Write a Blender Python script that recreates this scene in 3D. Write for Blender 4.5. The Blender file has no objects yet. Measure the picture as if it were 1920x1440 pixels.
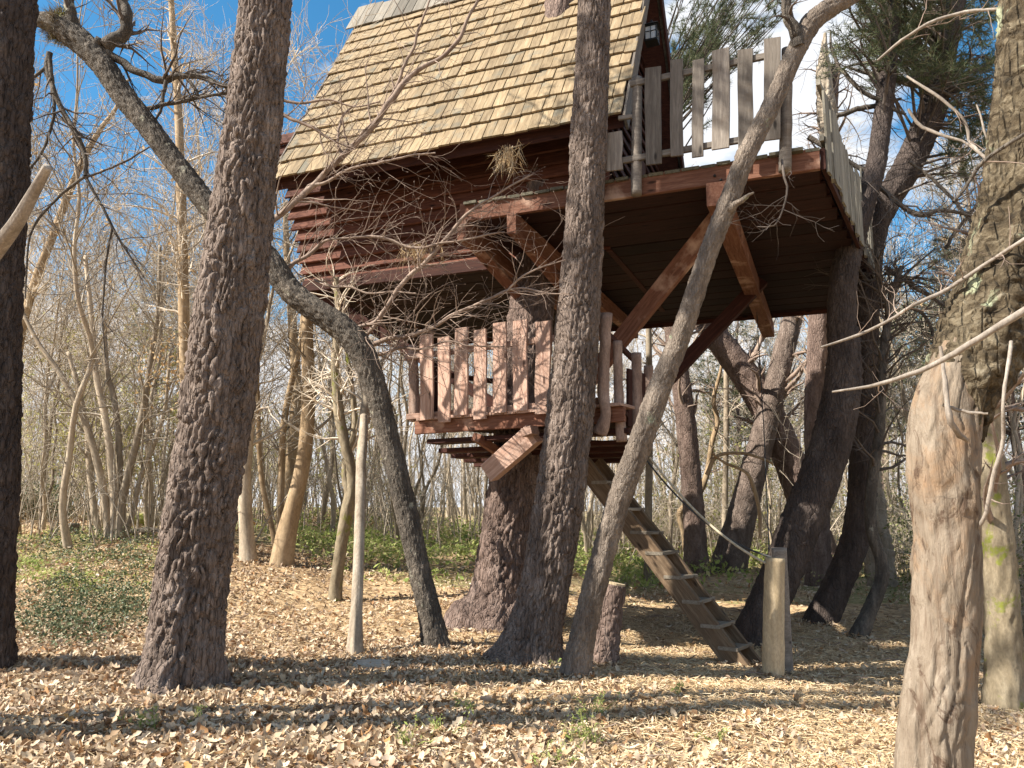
import bpy, math, random
import numpy as np
from mathutils import Vector, Matrix

random.seed(5)
rng = np.random.default_rng(11)
SC = bpy.context.scene
COL = SC.collection
R_ = math.radians

# ------------------------------------------------------------------ camera
FPX = 1478.0                      # focal length in pixels of the 1920 px wide photograph
PITCH = R_(8.85)
CAMH = 1.6
cam_d = bpy.data.cameras.new("camera")
cam = bpy.data.objects.new("camera", cam_d)
COL.objects.link(cam)
cam_d.sensor_width = 36.0
cam_d.lens = 36.0 * FPX / 1920.0
cam_d.clip_start = 0.05
cam_d.clip_end = 600.0
cam.location = (0, 0, CAMH)
cam.rotation_euler = (R_(90) + PITCH, 0, 0)
SC.camera = cam

# ------------------------------------------------------------------ sky and sun
SUN_EL = R_(42)
SUN_H = np.array([-0.948, -0.318])           # horizontal direction towards the sun
world = bpy.data.worlds.new("World")
SC.world = world
world.use_nodes = True
wn, wl = world.node_tree.nodes, world.node_tree.links
wn.clear()
w_out = wn.new("ShaderNodeOutputWorld")
w_bg = wn.new("ShaderNodeBackground")
w_bg.inputs["Strength"].default_value = 0.05
w_sky = wn.new("ShaderNodeTexSky")
w_sky.sky_type = 'NISHITA'
w_sky.sun_disc = False
w_sky.sun_elevation = SUN_EL
w_sky.sun_rotation = math.atan2(SUN_H[0], SUN_H[1])
w_sky.air_density = 1.0
w_sky.dust_density = 0.4
w_sky.ozone_density = 2.5
w_tc = wn.new("ShaderNodeTexCoord")
w_map = wn.new("ShaderNodeMapping")
w_map.inputs["Scale"].default_value = (1.0, 1.0, 2.2)
w_map.inputs["Location"].default_value = (0.35, 0.0, 0.1)
w_noise = wn.new("ShaderNodeTexNoise")
w_noise.inputs["Scale"].default_value = 3.1
w_noise.inputs["Detail"].default_value = 9
w_noise.inputs["Roughness"].default_value = 0.56
w_ramp = wn.new("ShaderNodeValToRGB")
w_ramp.color_ramp.elements[0].position = 0.50
w_ramp.color_ramp.elements[1].position = 0.60
w_mix = wn.new("ShaderNodeMix")
w_mix.data_type = 'RGBA'
w_mix.inputs[7].default_value = (8.4, 8.6, 9.0, 1)
w_sat = wn.new("ShaderNodeHueSaturation")
w_sat.inputs["Hue"].default_value = 0.487
w_sat.inputs["Saturation"].default_value = 1.3
w_sat.inputs["Value"].default_value = 1.65
wl.new(w_tc.outputs["Generated"], w_map.inputs["Vector"])
wl.new(w_map.outputs["Vector"], w_noise.inputs["Vector"])
w_sep = wn.new("ShaderNodeSeparateXYZ")
wl.new(w_tc.outputs["Generated"], w_sep.inputs[0])
w_hz = wn.new("ShaderNodeMapRange")
w_hz.inputs["From Min"].default_value = 0.0
w_hz.inputs["From Max"].default_value = 0.30
w_hz.inputs["To Min"].default_value = 0.26
w_hz.inputs["To Max"].default_value = 0.0
wl.new(w_sep.outputs[2], w_hz.inputs["Value"])
w_add = wn.new("ShaderNodeMath")
w_add.operation = 'ADD'
wl.new(w_noise.outputs["Fac"], w_add.inputs[0])
wl.new(w_hz.outputs["Result"], w_add.inputs[1])
wl.new(w_add.outputs[0], w_ramp.inputs["Fac"])
wl.new(w_ramp.outputs["Color"], w_mix.inputs[0])
wl.new(w_sky.outputs["Color"], w_sat.inputs["Color"])
wl.new(w_sat.outputs["Color"], w_mix.inputs[6])
wl.new(w_mix.outputs[2], w_bg.inputs["Color"])
wl.new(w_bg.outputs["Background"], w_out.inputs["Surface"])

sun_d = bpy.data.lights.new("sun", 'SUN')
sun_d.energy = 5.0
sun_d.angle = R_(0.5)
sun_d.color = (1.0, 0.94, 0.84)
sun = bpy.data.objects.new("sun", sun_d)
COL.objects.link(sun)
_to = Vector((SUN_H[0] * math.cos(SUN_EL), SUN_H[1] * math.cos(SUN_EL), math.sin(SUN_EL)))
sun.rotation_euler = _to.to_track_quat('Z', 'Y').to_euler()

vs = SC.view_settings
vs.view_transform = 'Standard'
vs.look = 'None'
vs.exposure = 1.32
vs.gamma = 1.0
vs.use_curve_mapping = False

# ------------------------------------------------------------------ placing helpers: pixel of the photograph -> point in the place
def ray(u, v):
    x = (u - 960) / FPX
    z = (720 - v) / FPX
    return np.array([x, math.cos(PITCH) - z * math.sin(PITCH), math.sin(PITCH) + z * math.cos(PITCH)])

CAM = np.array([0, 0, CAMH])

def at(u, v, Y):
    d = ray(u, v)
    return CAM + d * (Y / d[1])

def atz(u, v, z):
    d = ray(u, v)
    return CAM + d * ((z - CAMH) / d[2])

def depth(P):
    return P[1] * math.cos(PITCH) + (P[2] - CAMH) * math.sin(PITCH)

def proj(P):
    P = np.asarray(P, float)
    z = P[..., 2] - CAMH
    fw = P[..., 1] * math.cos(PITCH) + z * math.sin(PITCH)
    up = -P[..., 1] * math.sin(PITCH) + z * math.cos(PITCH)
    return 960 + FPX * P[..., 0] / fw, 720 - FPX * up / fw

# ------------------------------------------------------------------ noise
def _hash(ix, iy, iz, seed=0):
    h = (ix.astype(np.int64) * 374761393 + iy.astype(np.int64) * 668265263 + iz.astype(np.int64) * 2147483647 + seed * 1274126177) & 0xffffffff
    h = ((h ^ (h >> 13)) * 1274126177) & 0xffffffff
    h = h ^ (h >> 16)
    return (h & 0xffffff) / float(0xffffff)

def vnoise(x, y, z, seed=0):
    x, y, z = np.broadcast_arrays(np.asarray(x, float), np.asarray(y, float), np.asarray(z, float))
    x0, y0, z0 = np.floor(x), np.floor(y), np.floor(z)
    fx, fy, fz = x - x0, y - y0, z - z0
    fx, fy, fz = fx * fx * (3 - 2 * fx), fy * fy * (3 - 2 * fy), fz * fz * (3 - 2 * fz)
    r = 0
    for a in (0, 1):
        wx = fx if a else 1 - fx
        for b in (0, 1):
            wy = fy if b else 1 - fy
            for c in (0, 1):
                wz = fz if c else 1 - fz
                r = r + wx * wy * wz * _hash(x0 + a, y0 + b, z0 + c, seed)
    return r * 2 - 1

def fbm(x, y, z, seed=0, n=3):
    r, a = 0, 1.0
    for i in range(n):
        r = r + a * vnoise(x * 2 ** i, y * 2 ** i, z * 2 ** i, seed + i)
        a *= 0.5
    return r

def sstep(a, b, x):
    t = np.clip((np.asarray(x, float) - a) / (b - a), 0, 1)
    return t * t * (3 - 2 * t)

def ground_z(x, y):
    x = np.asarray(x, float); y = np.asarray(y, float)
    r = np.maximum(y - 9.5, 0)
    g = 0.9 * (1 - np.exp(-r / 8.0)) * sstep(9.5, 13, y) * (1 - 0.78 * sstep(0.02, 0.16, x / np.maximum(y, 1)))
    g = g + 0.55 * sstep(-1, -7, x) * sstep(8, 15, y)
    g = g - 0.05 * np.clip(x, -9, 9) * (1 - sstep(9, 13, y))
    g = g + 0.05 * fbm(x * 0.5, y * 0.5, 0, 3, 2) * sstep(3, 6, y)
    g = g + 0.10 * np.exp(-(((x + 0.2) / 1.1) ** 2 + ((y - 11.2) / 1.0) ** 2))
    return g

def base_at(u, v):
    Y = 2.0
    while Y < 90:
        P = at(u, v, Y)
        if P[2] <= float(ground_z(P[0], P[1])):
            return P
        Y += 0.02
    return at(u, v, 90)

# ------------------------------------------------------------------ mesh helpers
ORG = {}

def mk_mesh(name, V, quads=None, tris=None, smooth=True):
    me = bpy.data.meshes.new(name)
    V = np.ascontiguousarray(V, dtype=np.float32)
    parts, tot = [], []
    if quads is not None and len(quads):
        q = np.asarray(quads, np.int32); parts.append(q.ravel()); tot.append(np.full(len(q), 4, np.int32))
    if tris is not None and len(tris):
        t = np.asarray(tris, np.int32); parts.append(t.ravel()); tot.append(np.full(len(t), 3, np.int32))
    idx = np.concatenate(parts); tot = np.concatenate(tot)
    me.vertices.add(len(V)); me.vertices.foreach_set("co", V.ravel())
    me.loops.add(len(idx)); me.loops.foreach_set("vertex_index", idx)
    me.polygons.add(len(tot))
    st = np.concatenate([[0], np.cumsum(tot)[:-1]]).astype(np.int32)
    me.polygons.foreach_set("loop_start", st)
    me.polygons.foreach_set("loop_total", tot)
    me.polygons.foreach_set("use_smooth", np.full(len(tot), smooth, bool))
    me.update(calc_edges=True)
    return me

WM = {}
def link(name, me, mat=None, parent=None, M=None):
    """link a mesh as one object; M is its world matrix"""
    o = bpy.data.objects.new(name, me)
    COL.objects.link(o)
    if mat is not None and not me.materials:
        me.materials.append(mat)
    M = M if M is not None else Matrix.Identity(4)
    org = np.zeros(3)
    if parent is not None:
        o.parent = parent
        org = ORG[parent.name]
        o.matrix_basis = WM[parent.name].inverted() @ M
    else:
        o.matrix_basis = M
    ORG[o.name] = org; WM[o.name] = M.copy()
    return o

def wmesh(name, V, quads=None, tris=None, mat=None, parent=None, smooth=True):
    """mesh given in world coordinates"""
    org = ORG[parent.name] if parent is not None else np.zeros(3)
    return link(name, mk_mesh(name, np.asarray(V) - org, quads, tris, smooth), mat, parent, Matrix.Translation(Vector([float(q) for q in org])))

def tag(o, label=None, cat=None, group=None, kind=None):
    if label: o["label"] = label
    if cat: o["category"] = cat
    if group: o["group"] = group
    if kind: o["kind"] = kind
    return o

def thing(name, P, label, cat, group=None):
    o = bpy.data.objects.new(name, None)
    o.empty_display_size = 0.2
    COL.objects.link(o)
    o.location = Vector([float(q) for q in P])
    ORG[o.name] = np.array(P, float); WM[o.name] = Matrix.Translation(o.location)
    return tag(o, label, cat, group)

class MB:
    """collects arrays into one mesh"""
    def __init__(self): self.V, self.Q, self.T, self.n = [], [], [], 0
    def add(self, V, Q=None, T=None):
        V = np.asarray(V).reshape(-1, 3)
        self.V.append(V)
        if Q is not None and len(Q): self.Q.append(np.asarray(Q) + self.n)
        if T is not None and len(T): self.T.append(np.asarray(T) + self.n)
        self.n += len(V)
    def out(self):
        return (np.concatenate(self.V), np.concatenate(self.Q) if self.Q else None, np.concatenate(self.T) if self.T else None)

def nrm(v):
    return v / np.maximum(np.linalg.norm(v, axis=-1, keepdims=True), 1e-9)

def tubes(P, R, S=4):
    P = np.asarray(P, float); R = np.asarray(R, float)
    M, K, _ = P.shape
    T = nrm(np.gradient(P, axis=1))
    d = nrm(P[:, -1] - P[:, 0])
    ref = np.where(np.abs(d[:, 2:3]) > 0.8, np.array([[1.0, 0.13, 0]]), np.array([[0.11, 0.0, 1.0]]))[:, None, :]
    n = nrm(ref - (ref * T).sum(-1, keepdims=True) * T)
    b = np.cross(T, n)
    a = np.arange(S) * 2 * np.pi / S
    V = P[:, :, None, :] + R[:, :, None, None] * (np.cos(a)[None, None, :, None] * n[:, :, None, :] + np.sin(a)[None, None, :, None] * b[:, :, None, :])
    m = np.arange(M)[:, None, None] * K * S
    k = np.arange(K - 1)[None, :, None] * S
    s = np.arange(S)[None, None, :]
    s2 = (s + 1) % S
    Q = np.stack([m + k + s, m + k + s2, m + k + S + s2, m + k + S + s], -1).reshape(-1, 4)
    return V.reshape(-1, 3), Q

def spline(pts, n):
    pts = np.asarray(pts, float)
    p = np.vstack([2 * pts[0] - pts[1], pts, 2 * pts[-1] - pts[-2]])
    seg = len(pts) - 1
    t = np.linspace(0, seg, n)
    i = np.minimum(t.astype(int), seg - 1)
    f = (t - i)[:, None]
    p0, p1, p2, p3 = p[i], p[i + 1], p[i + 2], p[i + 3]
    return 0.5 * (2 * p1 + (p2 - p0) * f + (2 * p0 - 5 * p1 + 4 * p2 - p3) * f ** 2 + (3 * p1 - p0 - 3 * p2 + p3) * f ** 3)

def grow(P, R, count, K, L, ang, up=0.0, rs=0.6, tip=0.0015, t0=0.2, wob=0.25, bias=None, t1=1.0, rmin=0.002):
    """children growing out of parent polylines"""
    M, Kp, _ = P.shape
    ln = np.linalg.norm(P[:, -1] - P[:, 0], axis=1) + 1e-6
    idx = rng.choice(M, count, p=ln / ln.sum())
    tt = rng.uniform(t0, t1, count) * (Kp - 1) * 0.9999
    i = tt.astype(int); f = (tt - i)[:, None]
    p = P[idx, i] * (1 - f) + P[idx, i + 1] * f
    r0 = R[idx, i] * (1 - f[:, 0]) + R[idx, i + 1] * f[:, 0]
    T = nrm(P[idx, i + 1] - P[idx, i])
    q = rng.normal(size=(count, 3))
    q = nrm(q - (q * T).sum(-1, keepdims=True) * T)
    a = np.radians(rng.uniform(ang[0], ang[1], count))[:, None]
    d = T * np.cos(a) + q * np.sin(a)
    length = rng.uniform(L[0], L[1], count) * (1.15 - 0.5 * tt / (Kp - 1))
    out = np.zeros((count, K, 3)); out[:, 0] = p
    for k in range(1, K):
        d = d + rng.normal(size=(count, 3)) * wob
        d[:, 2] += up
        if bias is not None: d = d + np.asarray(bias)
        d = nrm(d)
        p = p + d * (length / (K - 1))[:, None]
        out[:, k] = p
    rr = np.maximum(r0 * rs, rmin)
    rad = rr[:, None] + (tip - rr)[:, None] * (np.arange(K) / (K - 1))[None, :] ** 0.8
    return out, rad

# ------------------------------------------------------------------ materials
class NT:
    def __init__(self, name):
        self.m = bpy.data.materials.new(name)
        self.m.use_nodes = True
        self.n, self.l = self.m.node_tree.nodes, self.m.node_tree.links
        self.b = self.n["Principled BSDF"]
        self.b.inputs["Roughness"].default_value = 0.85
        self.b.inputs["Specular IOR Level"].default_value = 0.2
    def coord(self, scale=(1, 1, 1), which="Object", rnd=False):
        t = self.n.new("ShaderNodeTexCoord"); m = self.n.new("ShaderNodeMapping")
        m.inputs["Scale"].default_value = scale
        self.l.new(t.outputs[which], m.inputs["Vector"])
        if rnd:
            oi = self.n.new("ShaderNodeObjectInfo"); mul = self.n.new("ShaderNodeMath"); mul.operation = 'MULTIPLY'
            mul.inputs[1].default_value = 57.0
            self.l.new(oi.outputs["Random"], mul.inputs[0])
            cb = self.n.new("ShaderNodeCombineXYZ")
            for k in "XYZ": self.l.new(mul.outputs[0], cb.inputs[k])
            self.l.new(cb.outputs[0], m.inputs["Location"])
        return m.outputs["Vector"]
    def noise(self, vec, scale, detail=5, rough=0.55, dist=0.0):
        t = self.n.new("ShaderNodeTexNoise")
        t.inputs["Scale"].default_value = scale; t.inputs["Detail"].default_value = detail
        t.inputs["Roughness"].default_value = rough; t.inputs["Distortion"].default_value = dist
        self.l.new(vec, t.inputs["Vector"])
        return t.outputs["Fac"]
    def voro(self, vec, scale, feature='F1', out="Distance"):
        t = self.n.new("ShaderNodeTexVoronoi"); t.feature = feature
        t.inputs["Scale"].default_value = scale
        self.l.new(vec, t.inputs["Vector"])
        return t.outputs[out]
    def ramp(self, fac, stops, interp='LINEAR'):
        t = self.n.new("ShaderNodeValToRGB"); cr = t.color_ramp; cr.interpolation = interp
        while len(cr.elements) > 1: cr.elements.remove(cr.elements[-1])
        cr.elements[0].position = stops[0][0]; cr.elements[0].color = tuple(stops[0][1]) + (1,)
        for p, c in stops[1:]:
            e = cr.elements.new(p); e.color = tuple(c) + (1,)
        self.l.new(fac, t.inputs["Fac"])
        return t.outputs["Color"]
    def mix(self, fac, a, b, mode='MIX'):
        t = self.n.new("ShaderNodeMix"); t.data_type = 'RGBA'; t.blend_type = mode
        for sock, v in ((0, fac), (6, a), (7, b)):
            if isinstance(v, (int, float)): t.inputs[sock].default_value = v
            elif isinstance(v, tuple): t.inputs[sock].default_value = v + (1,)
            else: self.l.new(v, t.inputs[sock])
        return t.outputs[2]
    def math(self, op, a, b=None):
        t = self.n.new("ShaderNodeMath"); t.operation = op
        for k, v in enumerate((a, b)):
            if v is None: continue
            if isinstance(v, (int, float)): t.inputs[k].default_value = v
            else: self.l.new(v, t.inputs[k])
        return t.outputs[0]
    def rnd_obj(self, lo, hi):
        oi = self.n.new("ShaderNodeObjectInfo"); r = self.n.new("ShaderNodeMapRange")
        r.inputs["To Min"].default_value = lo; r.inputs["To Max"].default_value = hi
        self.l.new(oi.outputs["Random"], r.inputs["Value"])
        return r.outputs["Result"]
    def island(self):
        g = self.n.new("ShaderNodeNewGeometry")
        return g.outputs["Random Per Island"]
    def hsv(self, col, value=None, sat=None):
        t = self.n.new("ShaderNodeHueSaturation")
        self.l.new(col, t.inputs["Color"])
        if value is not None:
            if isinstance(value, (int, float)): t.inputs["Value"].default_value = value
            else: self.l.new(value, t.inputs["Value"])
        if sat is not None: t.inputs["Saturation"].default_value = sat
        return t.outputs["Color"]
    def color(self, c): self.l.new(c, self.b.inputs["Base Color"])
    def bump(self, h, strength=0.5, dist=0.01):
        t = self.n.new("ShaderNodeBump")
        t.inputs["Strength"].default_value = strength; t.inputs["Distance"].default_value = dist
        self.l.new(h, t.inputs["Height"]); self.l.new(t.outputs["Normal"], self.b.inputs["Normal"])
    def translucent(self, amt):
        """leaf-like light passing through"""
        tr = self.n.new("ShaderNodeBsdfTranslucent"); mx = self.n.new("ShaderNodeMixShader")
        mx.inputs[0].default_value = amt
        src = self.b.inputs["Base Color"].links[0].from_socket
        self.l.new(src, tr.inputs["Color"])
        out = [x for x in self.n if x.type == 'OUTPUT_MATERIAL'][0]
        self.l.new(self.b.outputs[0], mx.inputs[1]); self.l.new(tr.outputs[0], mx.inputs[2])
        self.l.new(mx.outputs[0], out.inputs["Surface"])

def mat_bark(name, stops, scale=6.0, bump=0.7, bd=0.012, stretch=0.35, lichen=None, rnd=False, crackle=None):
    n = NT(name)
    c = n.coord((1, 1, stretch))
    f = n.noise(c, scale, 8, 0.68, 0.4)
    col = n.ramp(f, stops)
    g = n.noise(n.coord((1, 1, 0.5)), scale * 7, 6, 0.7)
    col = n.mix(0.55, col, n.ramp(g, [(0.25, (0.35, 0.33, 0.33)), (0.75, (1.5, 1.45, 1.4))]), 'MULTIPLY')
    if lichen:
        lf = n.noise(n.coord((1, 1, 0.8)), lichen[1], 7, 0.65, 0.3)
        col = n.mix(n.ramp(lf, [(lichen[2], (0, 0, 0)), (lichen[2] + 0.06, (1, 1, 1))]), col, lichen[0])
    if rnd: col = n.hsv(col, n.rnd_obj(0.6, 1.25))
    n.color(col)
    h = n.math('ADD', f, n.math('MULTIPLY', g, 0.5))
    if crackle:
        vc = n.voro(n.coord((1, 1, 0.3)), crackle, 'DISTANCE_TO_EDGE')
        h = n.math('ADD', h, n.math('MINIMUM', n.math('MULTIPLY', vc, 4.0), 0.6))
    n.bump(h, bump, bd)
    return n.m

def mat_wood(name, stops, var=(0.75, 1.25), grain=14, knots=True, stain=None, rough=0.8, bump=0.35):
    n = NT(name)
    c = n.coord((1.2, grain, grain), rnd=True)
    f = n.noise(c, 2.2, 7, 0.62, 0.6)
    col = n.ramp(f, stops)
    fine = n.noise(n.coord((3, 60, 60), rnd=True), 3.0, 3, 0.6)
    col = n.mix(0.5, col, n.ramp(fine, [(0.3, (0.55, 0.52, 0.5)), (0.7, (1.25, 1.22, 1.2))]), 'MULTIPLY')
    if knots:
        k = n.voro(n.coord((2.2, 7, 7), rnd=True), 1.0)
        col = n.mix(n.ramp(k, [(0.07, (1, 1, 1)), (0.16, (0, 0, 0))]), col, tuple(q * 0.35 for q in stops[0][1]))
    if stain:
        s = n.noise(n.coord((1, 1, 1), rnd=True), stain[1], 5, 0.6)
        col = n.mix(n.ramp(s, [(stain[2], (0, 0, 0)), (stain[2] + 0.14, (1, 1, 1))]), col, stain[0])
    col = n.hsv(col, n.rnd_obj(*var))
    n.color(col)
    n.b.inputs["Roughness"].default_value = rough
    n.bump(n.math('ADD', f, n.math('MULTIPLY', fine, 0.5)), bump, 0.006)
    return n.m

def mat_leaf(name, stops, trans=0.25, rough=0.7):
    n = NT(name)
    col = n.ramp(n.island(), stops)
    f = n.noise(n.coord((1, 1, 1)), 60, 3)
    col = n.mix(0.5, col, n.ramp(f, [(0.3, (0.7, 0.68, 0.66)), (0.7, (1.2, 1.18, 1.15))]), 'MULTIPLY')
    n.color(col); n.b.inputs["Roughness"].default_value = rough
    if trans: n.translucent(trans)
    return n.m

M_PINE = mat_bark("pine_bark", [(0.25, (0.066, 0.049, 0.040)), (0.5, (0.165, 0.127, 0.105)), (0.75, (0.31, 0.252, 0.215))], bump=1.0, bd=0.02, crackle=26)
M_PINE_RED = mat_bark("red_pine_bark", [(0.25, (0.07, 0.047, 0.039)), (0.5, (0.17, 0.122, 0.101)), (0.75, (0.31, 0.236, 0.20))], bump=1.0, bd=0.02, crackle=24)
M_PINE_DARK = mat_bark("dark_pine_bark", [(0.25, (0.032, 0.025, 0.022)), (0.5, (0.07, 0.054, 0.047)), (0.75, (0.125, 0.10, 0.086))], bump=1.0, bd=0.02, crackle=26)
M_OAK = mat_bark("dark_oak_bark", [(0.25, (0.036, 0.031, 0.026)), (0.5, (0.10, 0.085, 0.069)), (0.75, (0.25, 0.213, 0.172))], scale=9, bump=0.9, crackle=45,
                 lichen=((0.33, 0.31, 0.24), 5.0, 0.62))
M_GREYBARK = mat_bark("grey_bark", [(0.25, (0.20, 0.16, 0.115)), (0.5, (0.37, 0.305, 0.225)), (0.75, (0.54, 0.47, 0.365))], scale=5, bump=0.4, rnd=True)
M_TANBARK = mat_bark("tan_bark", [(0.25, (0.19, 0.13, 0.075)), (0.5, (0.33, 0.24, 0.145)), (0.75, (0.47, 0.37, 0.25))], scale=5, bump=0.4)
M_MOSSBARK = mat_bark("mossy_bark", [(0.25, (0.10, 0.08, 0.05)), (0.5, (0.22, 0.18, 0.12)), (0.75, (0.36, 0.31, 0.22))], scale=6, bump=0.5,
                      lichen=((0.16, 0.17, 0.03), 3.0, 0.55))
M_DIAG = mat_bark("grey_brown_bark", [(0.25, (0.07, 0.055, 0.044)), (0.5, (0.175, 0.142, 0.114)), (0.75, (0.32, 0.268, 0.218))], scale=8, bump=0.9, crackle=45,
                  lichen=((0.24, 0.25, 0.17), 4.0, 0.63))
M_TWIG = mat_bark("twig_bark", [(0.3, (0.15, 0.105, 0.082)), (0.7, (0.36, 0.28, 0.225))], scale=4, bump=0.1)
M_TWIG_FAR = mat_bark("twig_bark_grey", [(0.3, (0.40, 0.335, 0.255)), (0.7, (0.62, 0.545, 0.44))], scale=2, bump=0.0, rnd=True)
M_TWIG_DARK = mat_bark("twig_bark_dark", [(0.3, (0.06, 0.05, 0.042)), (0.7, (0.16, 0.13, 0.11))], scale=4, bump=0.1)
M_PALE = mat_bark("pale_branch_bark", [(0.3, (0.15, 0.125, 0.10)), (0.5, (0.25, 0.215, 0.18)), (0.7, (0.38, 0.34, 0.295))], scale=12, bump=0.6)
M_SNAG_BARK = mat_bark("lichen_bark", [(0.32, (0.028, 0.022, 0.014)), (0.48, (0.085, 0.064, 0.038)), (0.60, (0.17, 0.138, 0.09)), (0.72, (0.30, 0.26, 0.19))], scale=9, bump=1.0, bd=0.03, crackle=22, stretch=1.6,
                       lichen=((0.36, 0.385, 0.25), 5.0, 0.585))

def mat_deadwood():
    n = NT("bare_deadwood")
    c = n.coord((1, 1, 0.14))
    f = n.noise(c, 13, 9, 0.7, 0.5)
    col = n.ramp(f, [(0.25, (0.10, 0.075, 0.052)), (0.5, (0.215, 0.17, 0.125)), (0.75, (0.32, 0.268, 0.208))])
    p = n.noise(n.coord((1, 1, 0.5)), 2.6, 10, 0.7, 0.9)
    col = n.mix(n.ramp(p, [(0.49, (0, 0, 0)), (0.60, (0.85, 0.85, 0.85))]), col, (0.27, 0.172, 0.10))
    q = n.noise(n.coord((1, 1, 0.4)), 5.5, 11, 0.75, 1.6)
    col = n.mix(n.ramp(q, [(0.53, (0, 0, 0)), (0.585, (0.9, 0.9, 0.9))]), col, (0.085, 0.052, 0.034))
    w = n.noise(n.coord((1, 1, 0.06)), 26, 4, 0.6, 0.2)
    col = n.mix(n.ramp(w, [(0.54, (0, 0, 0)), (0.66, (0.8, 0.8, 0.8))]), col, (0.14, 0.10, 0.07))
    n.color(col)
    n.bump(n.math('SUBTRACT', n.math('ADD', f, n.math('MULTIPLY', p, 0.8)), n.math('MULTIPLY', n.math('ADD', q, w), 0.8)), 0.9, 0.02)
    n.b.inputs["Roughness"].default_value = 0.7
    return n.m
M_DEAD = mat_deadwood()
M_DEADGREY = mat_bark("pale_deadwood", [(0.25, (0.15, 0.115, 0.08)), (0.5, (0.32, 0.268, 0.205)), (0.75, (0.47, 0.41, 0.33))], scale=9, bump=0.7, stretch=0.15)

M_SHINGLE = mat_wood("weathered_shingle", [(0.25, (0.13, 0.094, 0.058)), (0.5, (0.255, 0.19, 0.112)), (0.75, (0.35, 0.282, 0.185))], var=(0.72, 1.2), grain=9,
                     knots=False, stain=((0.155, 0.14, 0.105), 2.2, 0.55))
M_RIDGE = mat_wood("grey_ridge_board", [(0.25, (0.13, 0.115, 0.09)), (0.75, (0.27, 0.245, 0.205))], var=(0.6, 1.3))
M_RED = mat_wood("red_stained_timber", [(0.25, (0.024, 0.009, 0.007)), (0.5, (0.046, 0.0165, 0.0115)), (0.75, (0.08, 0.030, 0.019))], var=(0.8, 1.2))
M_PLANK = mat_wood("shaded_underside_plank", [(0.25, (0.012, 0.006, 0.005)), (0.5, (0.025, 0.010, 0.008)), (0.75, (0.045, 0.018, 0.013))], var=(0.6, 1.4))  # red timber darkened; shade under the deck is put into the colour
M_WALLRED = mat_wood("faded_red_siding", [(0.25, (0.045, 0.016, 0.010)), (0.5, (0.085, 0.030, 0.018)), (0.75, (0.15, 0.062, 0.036))], var=(0.75, 1.3))
M_BEAM = mat_wood("worn_red_beam", [(0.25, (0.10, 0.042, 0.026)), (0.5, (0.17, 0.076, 0.047)), (0.75, (0.26, 0.142, 0.095))], var=(0.9, 1.1),
                  stain=((0.42, 0.28, 0.205), 2.0, 0.57))
M_PICKET = mat_wood("pinkish_worn_picket", [(0.25, (0.27, 0.15, 0.108)), (0.5, (0.415, 0.27, 0.205)), (0.75, (0.54, 0.40, 0.325))], var=(0.78, 1.18),
                    stain=((0.24, 0.15, 0.11), 2.6, 0.60))
M_GREYWOOD = mat_wood("grey_weathered_board", [(0.25, (0.12, 0.10, 0.085)), (0.5, (0.18, 0.155, 0.13)), (0.75, (0.27, 0.238, 0.205))], var=(0.65, 1.3),
                      stain=((0.15, 0.115, 0.085), 2.6, 0.58))
M_SIDEPICKET = mat_wood("pale_grey_picket", [(0.25, (0.14, 0.128, 0.10)), (0.5, (0.235, 0.22, 0.18)), (0.75, (0.34, 0.325, 0.28))], var=(0.7, 1.2),
                        stain=((0.22, 0.20, 0.14), 2.0, 0.60))
M_BROWNLOG = mat_bark("rough_post_bark", [(0.25, (0.14, 0.09, 0.07)), (0.5, (0.27, 0.19, 0.15)), (0.75, (0.45, 0.34, 0.28))], scale=9, bump=0.7)
M_LADDER = mat_wood("ladder_timber", [(0.25, (0.09, 0.058, 0.035)), (0.5, (0.15, 0.104, 0.065)), (0.75, (0.27, 0.20, 0.132))], var=(0.9, 1.1),
                    stain=((0.17, 0.11, 0.065), 1.8, 0.56))
M_TREAD = mat_wood("grey_tread", [(0.25, (0.14, 0.115, 0.085)), (0.75, (0.30, 0.265, 0.21))])
M_POST = mat_bark("split_post_wood", [(0.25, (0.29, 0.22, 0.125)), (0.5, (0.43, 0.34, 0.215)), (0.75, (0.56, 0.47, 0.325))], scale=7, bump=0.35, stretch=0.12)
M_STONE = mat_bark("flat_stone", [(0.3, (0.30, 0.27, 0.22)), (0.7, (0.50, 0.46, 0.39))], scale=8, bump=0.4, stretch=1)

def simple(name, col, rough=0.7, metal=0.0):
    n = NT(name)
    f = n.noise(n.coord(), 30, 4)
    n.color(n.ramp(f, [(0.3, tuple(q * 0.75 for q in col)), (0.7, tuple(q * 1.2 for q in col))]))
    n.b.inputs["Roughness"].default_value = rough; n.b.inputs["Metallic"].default_value = metal
    return n.m
M_BLACK = simple("black_iron", (0.018, 0.018, 0.018), 0.45)
M_DECKWOOD = mat_wood("dark_grey_green_board", [(0.25, (0.06, 0.055, 0.038)), (0.5, (0.11, 0.10, 0.07)), (0.75, (0.17, 0.155, 0.11))])  # dark grey-green wood, darker than the railing boards
M_ROPE = simple("rope", (0.42, 0.36, 0.26), 0.9)
M_CABLE = simple("dark_cable", (0.05, 0.05, 0.05), 0.6)
M_DARKDOOR = mat_wood("dark_door", [(0.3, (0.05, 0.022, 0.014)), (0.7, (0.10, 0.045, 0.028))])
def mat_glass():
    n = NT("lantern_glass")
    n.color(n.ramp(n.noise(n.coord(), 12, 2), [(0.3, (0.75, 0.78, 0.80)), (0.7, (0.85, 0.87, 0.88))]))
    n.b.inputs["Roughness"].default_value = 0.25
    n.b.inputs["Transmission Weight"].default_value = 0.55
    return n.m
M_GLASS = mat_glass()

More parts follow.
